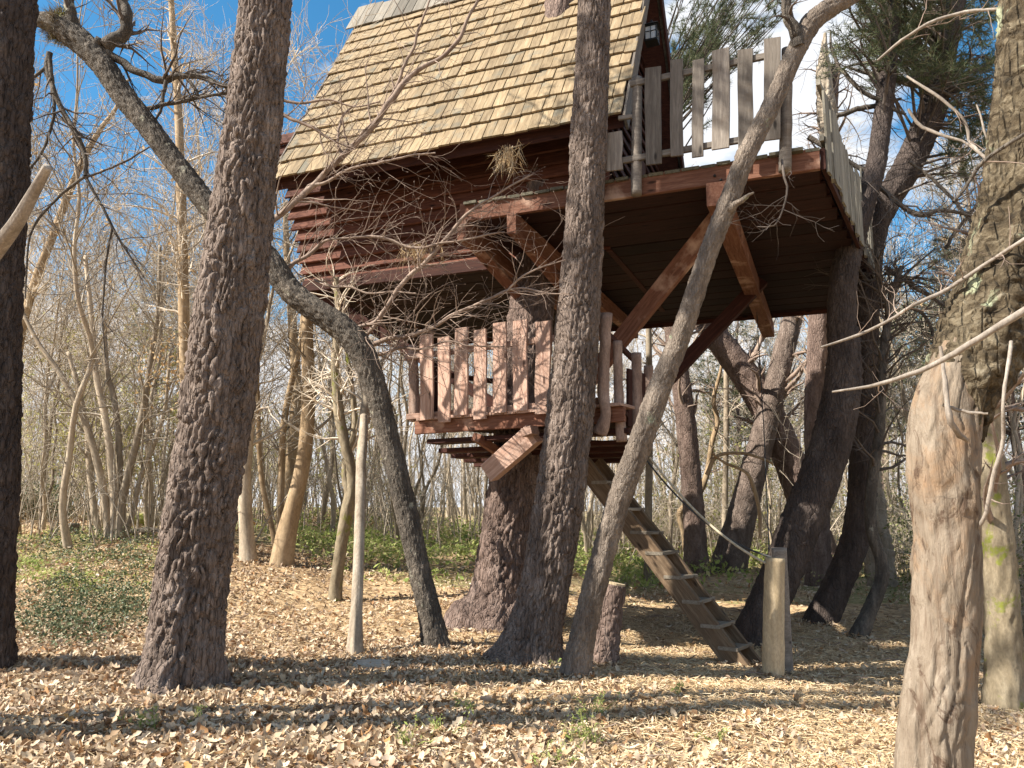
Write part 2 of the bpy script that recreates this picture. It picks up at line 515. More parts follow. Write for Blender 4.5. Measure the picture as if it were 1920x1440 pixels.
M_LITTER = mat_leaf("dry_leaf", [(0.0, (0.63, 0.51, 0.365)), (0.22, (0.47, 0.35, 0.225)), (0.4, (0.67, 0.57, 0.43)), (0.55, (0.33, 0.22, 0.13)),
                                 (0.70, (0.53, 0.415, 0.31)), (0.80, (0.155, 0.095, 0.06)), (0.90, (0.40, 0.22, 0.10)), (1.0, (0.40, 0.325, 0.255))], 0.2)
M_NEEDLE = mat_leaf("dry_needle", [(0.0, (0.40, 0.27, 0.145)), (0.5, (0.56, 0.42, 0.245)), (1.0, (0.66, 0.54, 0.37))], 0.0)
M_PINENEEDLE = mat_leaf("pine_needle", [(0.0, (0.055, 0.075, 0.035)), (0.5, (0.10, 0.125, 0.06)), (0.85, (0.17, 0.18, 0.10)), (1.0, (0.26, 0.21, 0.12))], 0.25)
M_IVY = mat_leaf("ground_ivy", [(0.0, (0.04, 0.062, 0.03)), (0.5, (0.095, 0.125, 0.065)), (0.8, (0.19, 0.215, 0.12)), (1.0, (0.34, 0.30, 0.19))], 0.2, 0.4)
M_GRASS = mat_leaf("bright_undergrowth", [(0.0, (0.20, 0.27, 0.07)), (0.5, (0.36, 0.42, 0.13)), (0.85, (0.50, 0.50, 0.22)), (1.0, (0.56, 0.48, 0.27))], 0.4)
M_SHRUB = mat_leaf("shrub_leaf", [(0.0, (0.09, 0.12, 0.04)), (0.5, (0.19, 0.215, 0.08)), (0.85, (0.32, 0.31, 0.14)), (1.0, (0.42, 0.35, 0.19))], 0.3)
M_YELLOW = mat_leaf("yellow_leaf", [(0.0, (0.30, 0.32, 0.08)), (0.5, (0.45, 0.43, 0.14)), (1.0, (0.55, 0.47, 0.22))], 0.4)
M_OLIVE = mat_leaf("olive_leaf", [(0.0, (0.26, 0.28, 0.09)), (0.5, (0.42, 0.415, 0.15)), (1.0, (0.56, 0.50, 0.24))], 0.4)
M_OAKLEAF = mat_leaf("withered_leaf", [(0.0, (0.42, 0.27, 0.13)), (0.5, (0.55, 0.38, 0.20)), (1.0, (0.66, 0.50, 0.30))], 0.35)

def mat_ground():
    n = NT("forest_floor")
    c = n.coord()
    big = n.noise(c, 0.55, 5, 0.6)
    col = n.ramp(big, [(0.3, (0.27, 0.19, 0.115)), (0.5, (0.40, 0.30, 0.19)), (0.7, (0.47, 0.37, 0.245))])
    # litter grain: flecks of leaves and straw
    v = n.voro(n.coord((1, 1, 0.3)), 16.0, 'F1', "Color")
    sep = n.n.new("ShaderNodeSeparateColor"); n.l.new(v, sep.inputs[0])
    fl = n.ramp(sep.outputs[0], [(0.0, (0.45, 0.36, 0.28)), (0.35, (0.85, 0.8, 0.72)), (0.7, (1.2, 1.16, 1.08)), (1.0, (1.5, 1.42, 1.3))])
    col = n.mix(0.75, col, fl, 'MULTIPLY')
    st = n.noise(n.coord((1.5, 9, 1)), 6.0, 6, 0.7, 1.5)
    col = n.mix(0.6, col, n.ramp(st, [(0.3, (0.5, 0.45, 0.4)), (0.7, (1.35, 1.3, 1.2))]), 'MULTIPLY')
    g = n.noise(c, 0.35, 4, 0.6)
    sepc = n.n.new("ShaderNodeSeparateXYZ"); tc = n.n.new("ShaderNodeTexCoord"); n.l.new(tc.outputs["Object"], sepc.inputs[0])
    far = n.math('MULTIPLY', n.math('GREATER_THAN', sepc.outputs[1], 13.0), 0.55)
    gm = n.math('MULTIPLY', n.ramp(g, [(0.45, (0, 0, 0)), (0.55, (1, 1, 1))]), far)
    col = n.mix(gm, col, (0.16, 0.19, 0.06))
    n.color(col)
    n.bump(n.math('ADD', st, sep.outputs[1]), 0.6, 0.02)
    n.b.inputs["Roughness"].default_value = 0.95
    return n.m
M_GROUND = mat_ground()

# ------------------------------------------------------------------ ground
def seg(a, b, d): return np.arange(a, b, d)
xs = np.concatenate([-9 - np.geomspace(0.2, 110, 34)[::-1], seg(-9, 9, 0.07), 9 + np.geomspace(0.05, 110, 34)])
ys = np.concatenate([seg(-40, 2, 2.0), seg(2, 14, 0.07), 14 + np.geomspace(0.07, 190, 60)])
X, Y = np.meshgrid(xs, ys)
Z = ground_z(X, Y) + 0.018 * fbm(X * 5, Y * 5, 0, 9, 3) * sstep(2, 4, Y) * (1 - sstep(16, 22, Y))
nx, ny = len(xs), len(ys)
ii = (np.arange(ny - 1)[:, None] * nx + np.arange(nx - 1)[None, :]).ravel()
GROUND = wmesh("ground", np.stack([X, Y, Z], -1).reshape(-1, 3), np.stack([ii, ii + 1, ii + nx + 1, ii + nx], -1), None, M_GROUND)
tag(GROUND, "forest floor of dry leaves, pine straw and bare trodden earth", kind="structure")

# ------------------------------------------------------------------ boards and posts
def board_mesh(L, w, t, jit=0.0, ch=None, warp=0.0, nseg=1):
    ch = ch if ch is not None else min(0.12 * min(w, t), 0.006)
    hw, ht = w / 2, t / 2
    ring = np.array([(-hw + ch, -ht), (hw - ch, -ht), (hw, -ht + ch), (hw, ht - ch), (hw - ch, ht), (-hw + ch, ht), (-hw, ht - ch), (-hw, -ht + ch)])
    V = []
    for k in range(nseg + 1):
        x = -L / 2 + L * k / nseg
        r = ring.copy()
        dx = np.zeros(8)
        if jit:
            r = r * (1 + rng.normal(0, jit * 0.35, 2))
            if k in (0, nseg): dx += rng.normal(0, jit * 0.25) * (ring[:, 0] / max(hw, 1e-4)) * w + rng.normal(0, jit * 0.15)*w
        off = np.array([rng.normal(0, warp), rng.normal(0, warp * 0.5)]) if warp else np.zeros(2)
        V.append(np.column_stack([np.full(8, x) + dx, r + off]))
    V = np.concatenate(V)
    faces = []
    for k in range(nseg):
        for s in range(8):
            a, b = k * 8 + s, k * 8 + (s + 1) % 8
            faces.append((a, b, b + 8, a + 8))
    e = nseg * 8
    T = []
    for s in range(1, 7):
        T.append((0, s + 1, s)); T.append((e, e + s, e + s + 1))
    return V, np.array(faces), np.array(T)

def frame(p0, p1, hint):
    p0 = np.asarray(p0, float); p1 = np.asarray(p1, float)
    x = p1 - p0; L = float(np.linalg.norm(x)); x = x / L
    z = np.asarray(hint, float); z = z - x * float(z @ x); z = z / np.linalg.norm(z)
    y = np.cross(z, x)
    c = (p0 + p1) / 2
    return Matrix(((x[0], y[0], z[0], c[0]), (x[1], y[1], z[1], c[1]), (x[2], y[2], z[2], c[2]), (0, 0, 0, 1))), L

def board(name, p0, p1, w, t, hint, mat, parent, jit=0.0, warp=0.0, nseg=1, me=None):
    M, L = frame(p0, p1, hint)
    if me is None:
        V, Q, T = board_mesh(L, w, t, jit, None, warp, nseg)
        me = mk_mesh(name, V, Q, T, smooth=False)
    return link(name, me, mat, parent, M)

def log(name, pts, rad, mat, parent, rough=0.06, S=14, n=None, seed=0, cap=True):
    pts = np.asarray(pts, float)
    ln = np.linalg.norm(np.diff(pts, axis=0), axis=1).sum()
    n = n or max(6, int(ln / 0.05))
    c = spline(pts, n) if len(pts) > 2 else pts[0] + (pts[1] - pts[0]) * np.linspace(0, 1, n)[:, None]
    r = np.interp(np.linspace(0, 1, n), np.linspace(0, 1, len(rad)), rad)
    V, Q = tubes(c[None], r[None], S)
    V = V.reshape(n, S, 3)
    d = V - c[:, None]
    V = c[:, None] + d * (1 + rough * fbm(V[..., 0] * 14, V[..., 1] * 14, V[..., 2] * 7, seed, 3))[..., None]
    V = V.reshape(-1, 3)
    T = []
    if cap:
        V = np.vstack([V, c[0], c[-1]]); e = (n - 1) * S
        for s in range(S):
            T.append((n * S, (s + 1) % S, s)); T.append((n * S + 1, e + s, e + (s + 1) % S))
    return wmesh(name, V, Q, np.array(T) if T else None, mat, parent)

# ------------------------------------------------------------------ the treehouse
HT = R_(22)
HA = np.array([math.cos(HT), -math.sin(HT), 0]); HB = np.array([math.sin(HT), math.cos(HT), 0]); HO = np.array([3.23, 7.81, 0])
UP = np.array([0, 0, 1.0])
def W(s, t, z): return HO + s * HA + t * HB + z * UP
def on_t(u, v, t, B=HB, O=HO):
    d = ray(u, v); k = (t - (CAM - O) @ B) / (d @ B)
    return CAM + d * k
TRUNK_BASE = base_at(935, 1168)
house = thing("treehouse", (TRUNK_BASE[0], TRUNK_BASE[1], float(ground_z(TRUNK_BASE[0], TRUNK_BASE[1]))),
              "red timber treehouse with steep straw coloured shingle roof and picketed decks high in a pine", "treehouse")
ZF, ZD = 5.09, 5.32               # underside and top of the upper deck
# roof planes
ZE, TE, TR, ZR, TB = 6.6, 0.9, 3.2, 10.7, 6.1
SL, SR = -7.85, -2.3
def roof_pt(s, t, off=0.0):
    if t <= TR: z = ZE + (t - TE) * (ZR - ZE) / (TR - TE); n = np.array([-(ZR - ZE), TR - TE])
    else: z = ZR - (t - TR) * (ZR - ZE) / (TB - TR); n = np.array([(ZR - ZE), TB - TR])
    n = n / np.linalg.norm(n)
    return W(s, t + n[0] * off, z + n[1] * off)
NF = (-HB * (ZR - ZE) + UP * (TR - TE)); NF = NF / np.linalg.norm(NF)      # outward normal of the front slope
NB = (HB * (ZR - ZE) + UP * (TB - TR)); NB = NB / np.linalg.norm(NB)
mb = MB()
for t0, t1, N in ((TE + 0.03, TR, NF), (TR, TB, NB)):
    q = [roof_pt(SL + 0.04, t0), roof_pt(SR - 0.04, t0), roof_pt(SR - 0.04, t1), roof_pt(SL + 0.04, t1)]
    q = np.array(q + [p - N * 0.05 for p in q])
    mb.add(q, [(0, 1, 2, 3), (7, 6, 5, 4), (0, 4, 5, 1), (1, 5, 6, 2), (2, 6, 7, 3), (3, 7, 4, 0)])
roof = wmesh("roof", *mb.out(), M_RED, house, smooth=False)
# shingles of the front slope
up_f = nrm(roof_pt(0, TR) - roof_pt(0, TE)); slope_len = float(np.linalg.norm(roof_pt(0, TR) - roof_pt(0, TE)))
courses = []
d = 0.0
for h in [0.40, 0.34, 0.42, 0.30, 0.36, 0.33, 0.40, 0.30, 0.35, 0.31, 0.36, 0.33, 0.34, 0.3]:
    courses.append((d, h)); d += h
    if d > slope_len - 0.12: break
SH_MESH = []
for k in range(8):
    V, Q, T = board_mesh(0.5, 0.150, 0.028, 0.06, 0.003, 0.003, 2)
    SH_MESH.append(mk_mesh("shingle", V, Q, T, smooth=False))
shs = []
for ci, (d0, h) in enumerate(courses):
    s = SL + rng.uniform(-0.02, 0.03)
    while s < SR - 0.05:
        w = rng.uniform(0.135, 0.172)
        jd = rng.normal(0, 0.010)
        L = min(h + 0.12, slope_len - d0 + 0.02)
        p0 = roof_pt(s + w / 2, TE) + up_f * (d0 - 0.05 + jd) + NF * (0.064 + rng.normal(0, 0.004))
        p1 = roof_pt(s + w / 2, TE) + up_f * (d0 - 0.05 + jd + L) + NF * 0.02
        shs.append((float(np.linalg.norm((p0 + p1) / 2 - CAM)), p0, p1, w, L))
        s += w + rng.uniform(0.004, 0.012)
vis = []
for q in shs:
    u, v = proj((q[1] + q[2]) / 2)
    vis.append(0 if (-20 < v and not (1072 < u < 1132)) else 100)
order = sorted(range(len(shs)), key=lambda i: shs[i][0] + vis[i])
mb = MB()
for rank, i in enumerate(order):
    _, p0, p1, w, L = shs[i]
    tw = NF + HA * rng.normal(0, 0.02)
    if rank < 300:
        M, LL = frame(p0, p1, tw)
        o = link("shingle", SH_MESH[i % 8], M_SHINGLE, roof, M @ Matrix.Diagonal((LL / 0.5, w / 0.150, 1, 1)))
    else:
        M, LL = frame(p0, p1, tw)
        V, Q, T = board_mesh(LL, w, 0.022, 0.05, 0.003)
        Vw = np.array([M @ Vector(x) for x in V])
        mb.add(Vw, Q, T)
if mb.n:
    tag(wmesh("shingles", *mb.out(), M_SHINGLE, roof, smooth=False), kind="stuff")
# back slope boards, ridge boards, barge boards
for k in range(14):
    t0 = TB - k * (TB - TR) / 14; t1 = TB - (k + 1.08) * (TB - TR) / 14
    board("roof_board", roof_pt(SL, (t0 + max(t1, TR)) / 2, 0.02), roof_pt(SR, (t0 + max(t1, TR)) / 2, 0.02), 0.42, 0.022, NB, M_RIDGE, roof)
s = SL - 0.18
while s < SR:
    w = rng.uniform(0.17, 0.22)
    p0 = roof_pt(s + w / 2, TR) - up_f * rng.uniform(0.34, 0.38) + NF * 0.085
    p1 = roof_pt(s + w / 2, TR) + up_f * rng.uniform(0.36, 0.46) + NF * 0.075
    board("ridge_board", p0, p1, w, 0.022, NF, M_RIDGE, roof, 0.03)
    s += w + 0.01
for ss, sg in ((SL - 0.03, -1), (SR + 0.03, 1)):
    board("barge_board", roof_pt(ss, TE, -0.06) - up_f * 0.1, roof_pt(ss, TR, -0.06), 0.22, 0.035, HA * sg, M_GREYWOOD, roof, 0.02)
    dn = nrm(roof_pt(0, TB) - roof_pt(0, TR))
    board("barge_board", roof_pt(ss + 0.005 * sg, TR, -0.06), roof_pt(ss + 0.005 * sg, TB, -0.06) + dn * 0.1, 0.22, 0.035, HA * sg, M_RED, roof, 0.02)
board("fascia_board", roof_pt(SL, TE, -0.11) + up_f * 0.02, roof_pt(SR - 0.02, TE, -0.11) + up_f * 0.02, 0.18, 0.03, -HB, M_RED, roof)
# walls
TW = 1.74                                          # front wall
wall = board("front_wall", W(-7.60, TW + 0.10, ZF + 1.35), W(-2.75, TW + 0.10, ZF + 1.35), 2.6, 0.08, -HB, M_RED, house)
z = ZF + 0.02
k = 0
while z < ZF + 2.6:
    sl = -7.80 - 0.055 * k
    board("wall_board", W(sl + rng.normal(0, 0.02), TW, z + 0.10), W(-2.72, TW, z + 0.10), 0.235, 0.04, -HB + UP * 0.42, M_WALLRED, wall, 0.01)
    z += 0.195; k += 1
SG = -2.72                                         # right gable wall
mb = MB()
def gable(sv, th):
    t0, t1 = TW + 0.06, TB - 0.55
    zz = lambda t: (ZE + (t - TE) * (ZR - ZE) / (TR - TE) if t <= TR else ZR - (t - TR) * (ZR - ZE) / (TB - TR)) - 0.08
    poly = [(t0, ZF + 0.02), (t1, ZF + 0.02), (t1, zz(t1)), (TR, zz(TR) - 0.05), (t0, zz(t0))]
    V = np.array([W(sv, t, z_) for t, z_ in poly] + [W(sv - th, t, z_) for t, z_ in poly])
    T = [(0, 1, 2), (0, 2, 3), (0, 3, 4), (7, 6, 5), (8, 7, 5), (9, 8, 5)]
    Q = [(k_, k_ + 5, (k_ + 1) % 5 + 5, (k_ + 1) % 5) for k_ in range(5)]
    return V, Q, T
gw = wmesh("gable_wall", *gable(SG, 0.08), M_RED, house, smooth=False)
gl = wmesh("gable_wall", *gable(-7.50, 0.08), M_RED, house, smooth=False)
z = ZF + 0.12; k = 0
while z < ZR - 0.5:
    tf = TE + (z + 0.2 - ZE) * (TR - TE) / (ZR - ZE); tb = TR + (ZR - z - 0.2) * (TB - TR) / (ZR - ZE)
    a, b = max(TW + 0.05, tf + 0.12), min(TB - 0.55, tb - 0.12)
    if b - a > 0.25:
        hint = HA + UP * 0.3
        if z < ZD + 1.95 and b > 4.4:
            board("wall_board", W(SG + 0.03, a, z + 0.1), W(SG + 0.03, 3.05, z + 0.1), 0.225, 0.03, hint, M_RED, gw)
            board("wall_board", W(SG + 0.03, 4.05, z + 0.1), W(SG + 0.03, b, z + 0.1), 0.225, 0.03, hint, M_RED, gw)
        else:
            board("wall_board", W(SG + 0.03, a, z + 0.1), W(SG + 0.03, b, z + 0.1), 0.225, 0.03, hint, M_RED, gw)
        board("wall_board", W(-7.61, a, z + 0.1), W(-7.61, b, z + 0.1), 0.225, 0.03, -HA + UP * 0.3, M_RED, gl)
    z += 0.195; k += 1
board("door", W(SG + 0.02, 3.55, ZD + 0.02), W(SG + 0.02, 3.55, ZD + 1.95), 0.86, 0.05, HA, M_DARKDOOR, gw)
board("back_wall", W(-7.6, TB - 0.6, ZF + 1.2), W(-2.75, TB - 0.6, ZF + 1.2), 2.3, 0.08, HB, M_RED, house)
# upper floor: slab, underside planks, deck boards, beams
def s_left(t): return -4.15 if t < TW - 0.02 else -7.75 - 0.95 * (t - TW) / (6.5 - TW)
def s_right(t): return 0.92 * t / 6.5
mb = MB()
def slab(poly, z0, z1):
    n_ = len(poly)
    V = np.array([W(s_, t_, z0) for s_, t_ in poly] + [W(s_, t_, z1) for s_, t_ in poly])
    Q = [(0, 3, 2, 1), (4, 5, 6, 7)] + [(k_, (k_ + 1) % n_, (k_ + 1) % n_ + n_, k_ + n_) for k_ in range(n_)]
    return V, Q
mb.add(*slab([(-4.1, 0.05), (-0.02, 0.05), (s_right(TW) - 0.05, TW), (-4.1, TW)], ZF + 0.09, ZD - 0.045))
mb.add(*slab([(-7.7, TW + 0.01), (s_right(TW) - 0.05, TW + 0.01), (0.86, 6.48), (-8.6, 6.48)], ZF + 0.09, ZD - 0.045))
floor = wmesh("upper_floor", *mb.out(), M_RED, house, smooth=False)
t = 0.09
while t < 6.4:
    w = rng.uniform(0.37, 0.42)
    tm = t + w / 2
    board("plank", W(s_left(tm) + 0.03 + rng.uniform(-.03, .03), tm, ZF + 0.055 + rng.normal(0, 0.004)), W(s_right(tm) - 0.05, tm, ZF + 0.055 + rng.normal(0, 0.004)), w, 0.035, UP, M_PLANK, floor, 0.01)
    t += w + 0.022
board("beam", W(-4.17, -0.0, ZF + 0.115), W(-0.0, -0.0, ZF + 0.115), 0.235, 0.06, -HB, M_BEAM, floor, 0.02)
board("beam", W(-7.78, TW - 0.055, ZF + 0.0), W(-4.2, TW - 0.055, ZF + 0.0), 0.18, 0.07, -HB, M_RED, floor, 0.02)
board("beam", W(-7.80, TW, ZF + 0.0), W(-8.75, 6.5, ZF + 0.0), 0.20, 0.07, -HA, M_RED, floor, 0.02)
board("beam", W(0.03, 0, ZF + 0.115), W(0.95, 6.5, ZF + 0.115), 0.235, 0.05, HA, M_RED, floor)
board("beam", W(-8.7, 6.53, ZF + 0.06), W(0.95, 6.53, ZF + 0.06), 0.2, 0.05, HB, M_RED, floor)
for u, v, ln in ((868, 430, 6.3), (961, 418, 6.3), (1345, 372, 7.15)):
    p = on_t(u, v, -0.06); s = float((p - HO) @ HA)
    board("beam", W(s, -0.10, ZF - 0.14), W(s, ln, ZF - 0.14), 0.115 if u < 1000 else 0.22, 0.26, UP, M_BEAM, floor, 0.02)
# deck boards lying across, their ends uneven over the front beam
s = -4.1
while s < -0.05:
    w = rng.uniform(0.14, 0.2)
    te = 1.7 if s < SG else 6.4
    board("deck_board", W(s + w / 2, -0.035 - abs(rng.normal(0, 0.03)), ZD - 0.015), W(s + w / 2, te, ZD - 0.015), w, 0.035, UP, M_DECKWOOD, floor, 0.05)
    s += w + 0.02
# upper front railing
rail_p = [on_t(1182, 158, -0.16), on_t(1462, 100, -0.16)]
railing = board("upper_railing", rail_p[0], rail_p[1], 0.07, 0.045, -HB, M_GREYWOOD, house)
rb = [on_t(1130, 308, -0.16), on_t(1460, 250, -0.16)]
board("rail", rb[0], rb[1], 0.07, 0.045, -HB, M_GREYWOOD, railing)
def picket_uv(u0, u1, v0, v1, t, mat, parent, B=HB, O=HO, A=HA, th=0.028, name="picket"):
    um = (u0 + u1) / 2
    pt = on_t(um, v0, t, B, O); pb = on_t(um, v1, t, B, O)
    w = abs(float((on_t(u1, (v0 + v1) / 2, t, B, O) - on_t(u0, (v0 + v1) / 2, t, B, O)) @ A))
    # keep the picket upright: same foot, own height
    p0 = np.array([pb[0], pb[1], pb[2]]); p1 = pt
    return board(name, p0, p1, w, th, -B + A * rng.normal(0, 0.05), mat, parent, 0.04, 0.004, 3)
for u0, u1, v0, v1 in ((1137, 1167, 248, 320), (1210, 1240, 127, 308), (1257, 1281, 112, 293), (1298, 1320, 112, 294), (1335, 1368, 93, 279), (1383, 1412, 93, 281), (1432, 1464, 72, 262)):
    picket_uv(u0, u1, v0, v1, -0.20, M_GREYWOOD, railing)
log("post", [on_t(1193, 366, -0.12), on_t(1195, 146, -0.12)], [0.062, 0.054], M_GREYWOOD, railing, 0.05, seed=2)
log("post", [on_t(1472, 322, -0.10), on_t(1476, 92, -0.10)], [0.065, 0.058], M_GREYWOOD, railing, 0.08, seed=3)
board("rail", on_t(1160, 222, -0.1), on_t(1202, 216, -0.1), 0.05, 0.04, -HB, M_GREYWOOD, railing)
# right side railing, running back along the deck edge
RB = W(0.92, 6.5, 0) - W(0, 0, 0); RB = RB / np.linalg.norm(RB)
RN = np.array([RB[1], -RB[0], 0])
def on_r(u, v, off=0.06):
    d = ray(u, v); k = ((HO - CAM) @ RN + off) / (d @ RN)
    return CAM + d * k
sr = board("side_railing", W(0, 0, ZD + 0.75) + RN * 0.03, W(0, 0, ZD + 0.62) + RB * 5.0 + RN * 0.03, 0.07, 0.045, RN, M_SIDEPICKET, house)
board("rail", W(0, 0, ZD + 0.12) + RN * 0.03, W(0, 0, ZD + 0.1) + RB * 5.0 + RN * 0.03, 0.07, 0.045, RN, M_SIDEPICKET, sr)
dd = 0.10
while dd < 5.0:
    w = rng.uniform(0.13, 0.19)
    pb = HO + RB * dd + RN * 0.075
    u0, _ = proj(pb + UP * 5.4)
    top = np.interp(u0, [1490, 1520, 1535, 1550, 1565, 1578, 1600, 1640], [112, 135, 160, 195, 222, 270, 335, 380])
    zt = float(on_r(u0, top)[2])
    zt = min(zt, 6.62) + rng.normal(0, 0.04)
    zb = ZF + rng.uniform(-0.04, 0.08)
    board("picket", pb + UP * zb, pb + UP * zt, w, 0.026, RN + RB * rng.normal(0, 0.06), M_SIDEPICKET, sr, 0.04, 0.004, 2)
    dd += w + rng.uniform(0.05, 0.10)
for u_, v_ in ((1340, 330), (1352, 338), (966, 402), (874, 414)):
    p_ = on_t(u_, v_, -0.035)
    log("bolt", [p_, p_ - HB * 0.012, p_ - HB * 0.02], [0.016, 0.016, 0.012], M_BLACK, floor, 0.0, 8, 3)
# braces from the trunk to the upper floor
def brace(p0, p1, w, t, hint, mat=None):
    return board("brace", p0, p1, w, t, hint, mat or M_BEAM, house, 0.02)
brace(atz(1352, 402, ZF - 0.02), at(1062, 765, 11.2), 0.22, 0.13, -HB)
brace(atz(1428, 527, ZF - 0.02), at(1180, 788, 11.5), 0.20, 0.13, -HB, M_RED)
brace(at(872, 440, 9.5), at(1000, 585, 11.0), 0.14, 0.12, -HB)
brace(at(965, 430, 9.3), at(1060, 545, 10.9), 0.14, 0.12, -HB)
brace(at(596, 548, 12.5), at(930, 760, 11.5), 0.16, 0.12, -HB, M_RED)

# lower deck --------------------------------------------------------------
LT = R_(32)
LA = np.array([math.cos(LT), -math.sin(LT), 0]); LB = np.array([math.sin(LT), math.cos(LT), 0])
LO = at(780, 815, 10.3) * np.array([1, 1, 0])
def LW(s, t, z): return LO + s * LA + t * LB + z * UP
def on_l(u, v, t): return on_t(u, v, t, LB, LO)
LZ = 2.52
s_r = float((on_l(1172, 800, 0) - LO) @ LA)
def s_at(u, t):
    p = on_t(u, 815, t, LB, LO)
    return float((p - LO) @ LA)
V = np.array([LW(0.03, 0.05, LZ + 0.10), LW(s_r, 0.05, LZ + 0.10), LW(s_at(1192, 2.2), 2.2, LZ + 0.10), LW(0.75, 2.2, LZ + 0.10)])
V = np.vstack([V, V + UP * 0.05])
ldeck = wmesh("lower_deck", V, [(0, 3, 2, 1), (4, 5, 6, 7), (0, 1, 5, 4), (1, 2, 6, 5), (2, 3, 7, 6), (3, 0, 4, 7)], None, M_RED, house, smooth=False)
board("beam", LW(0.0, 0, LZ + 0.10), LW(s_r, 0, LZ + 0.10), 0.17, 0.06, -LB, M_BEAM, ldeck, 0.02)
for (u, v, Yv) in ((812, 829, 10.4), (833, 846, 10.75), (856, 856, 11.1), (879, 864, 11.45), (898, 872, 11.8)):
    p = at(u, v, Yv)
    tp = float((p - LO) @ LB); L_ = s_at(1188, tp) - float((p - LO) @ LA)
    board("plank", p, p + LA * L_, 0.26, 0.06, UP, M_RED, ldeck, 0.02)
p0 = at(1085, 822, 10.1); p1 = at(1184, 846, 9.9)
board("beam", at(1070, 851, 10.9), at(1186, 848, 10.6), 0.20, 0.10, -LB, M_RED, ldeck, 0.02)
board("beam", at(1070, 832, 10.1), at(1180, 838, 9.7), 0.12, 0.08, -LB, M_RED, ldeck, 0.02)
sx = 0.05
while sx < s_r - 0.1:
    w = rng.uniform(0.16, 0.2)
    board("deck_board", LW(sx + w / 2, -0.06 - rng.uniform(0, .05), LZ + 0.205), LW(sx + w / 2, max(0.3, min(2.2, next((q for q in np.arange(2.2, 0.2, -0.1) if s_at(1194, q) > sx + w), 0.3))), LZ + 0.205), w, 0.035, UP, M_PICKET, ldeck, 0.04)
    sx += w + 0.015
# diagonal prop pieces under the front edge
brace(at(1003, 812, 9.35), at(918, 886, 9.75), 0.24, 0.20, -LB - UP * 0.2, M_PICKET)
brace(at(893, 820, 9.75), at(938, 850, 10.3), 0.12, 0.10, -LB, M_BEAM)
board("beam", at(985, 812, 9.28), at(1003, 806, 9.2), 0.10, 0.16, -LB, M_PICKET, ldeck, 0.02)
brace(at(1000, 806, 9.5), at(965, 795, 10.6), 0.12, 0.12, UP, M_BEAM)
# lower railing
lrail = board("lower_railing", on_l(760, 671, -0.03), on_l(1140, 621, -0.03), 0.075, 0.05, -LB, M_PICKET, house)
board("rail", on_l(764, 782, -0.03), on_l(1140, 750, -0.03), 0.075, 0.05, -LB, M_PICKET, lrail)
for u0, u1, v0, v1 in ((788, 812, 628, 787), (822, 845, 632, 792), (853, 877, 615, 779), (889, 912, 618, 786), (925, 949, 605, 774), (963, 989, 601, 771), (1004, 1031, 603, 776), (1100, 1112, 620, 769), (1042, 1062, 610, 772)):
    picket_uv(u0, u1, v0, v1, -0.09, M_PICKET, lrail, LB, LO, LA, 0.034)
log("post", [on_l(778, 790, 0.03), on_l(776, 720, 0.03), on_l(774, 648, 0.03)], [0.075, 0.07, 0.062], M_BROWNLOG, lrail, 0.1, seed=4)
log("post", [on_l(1124, 814, -0.12), on_l(1136, 778, -0.12), on_l(1131, 735, -0.12), on_l(1133, 680, -0.12), on_l(1137, 588, -0.12)], [0.085, 0.06, 0.066, 0.06, 0.07], M_BROWNLOG, lrail, 0.12, seed=5)
log("post", [on_l(1166, 828, 0.1), on_l(1160, 740, 0.1), on_l(1158, 640, 0.1)], [0.062, 0.055, 0.055], M_BROWNLOG, lrail, 0.1, seed=6)
log("post", [on_l(1194, 815, 0.55), on_l(1193, 662, 0.55)], [0.07, 0.062], M_BROWNLOG, lrail, 0.1, seed=7)
log("post", [on_l(1215, 810, 1.1), on_l(1216, 686, 1.1)], [0.066, 0.06], M_BROWNLOG, lrail, 0.08, seed=8)
board("picket", on_l(1180, 800, 0.4), on_l(1180, 692, 0.4), 0.12, 0.03, LA, M_RED, lrail)
board("picket", on_l(1205, 800, 0.9), on_l(1205, 700, 0.9), 0.12, 0.03, LA, M_RED, lrail)
board("rail", on_l(1140, 627, 0.0), LW(s_at(1192, 1.5), 1.5, LZ + 1.0), 0.07, 0.05, LA, M_RED, lrail)
# left side and back of the lower railing
for k in range(6):
    p = LW(0.1 + 0.1 * k, 0.3 + 0.33 * k, 0)
    board("picket", p + UP * (LZ + 0.2), p + UP * (LZ + 1.05 + rng.uniform(-.1, .1)), 0.13, 0.03, LA, M_RED, lrail, 0.03)
board("rail", LW(0.08, 0.1, LZ + 0.85), LW(0.7, 2.2, LZ + 0.85), 0.07, 0.05, LA, M_RED, lrail)
for k in range(9):
    p = LW(0.8 + 0.22 * k, 2.2, 0)
    if abs(0.8 + 0.22 * k - 1.55) > 0.55 and 0.8 + 0.22 * k < s_at(1186, 2.2):
        board("picket", p + UP * (LZ + 0.2), p + UP * (LZ + 1.05 + rng.uniform(-.1, .1)), 0.13, 0.03, LB, M_RED, lrail, 0.03)

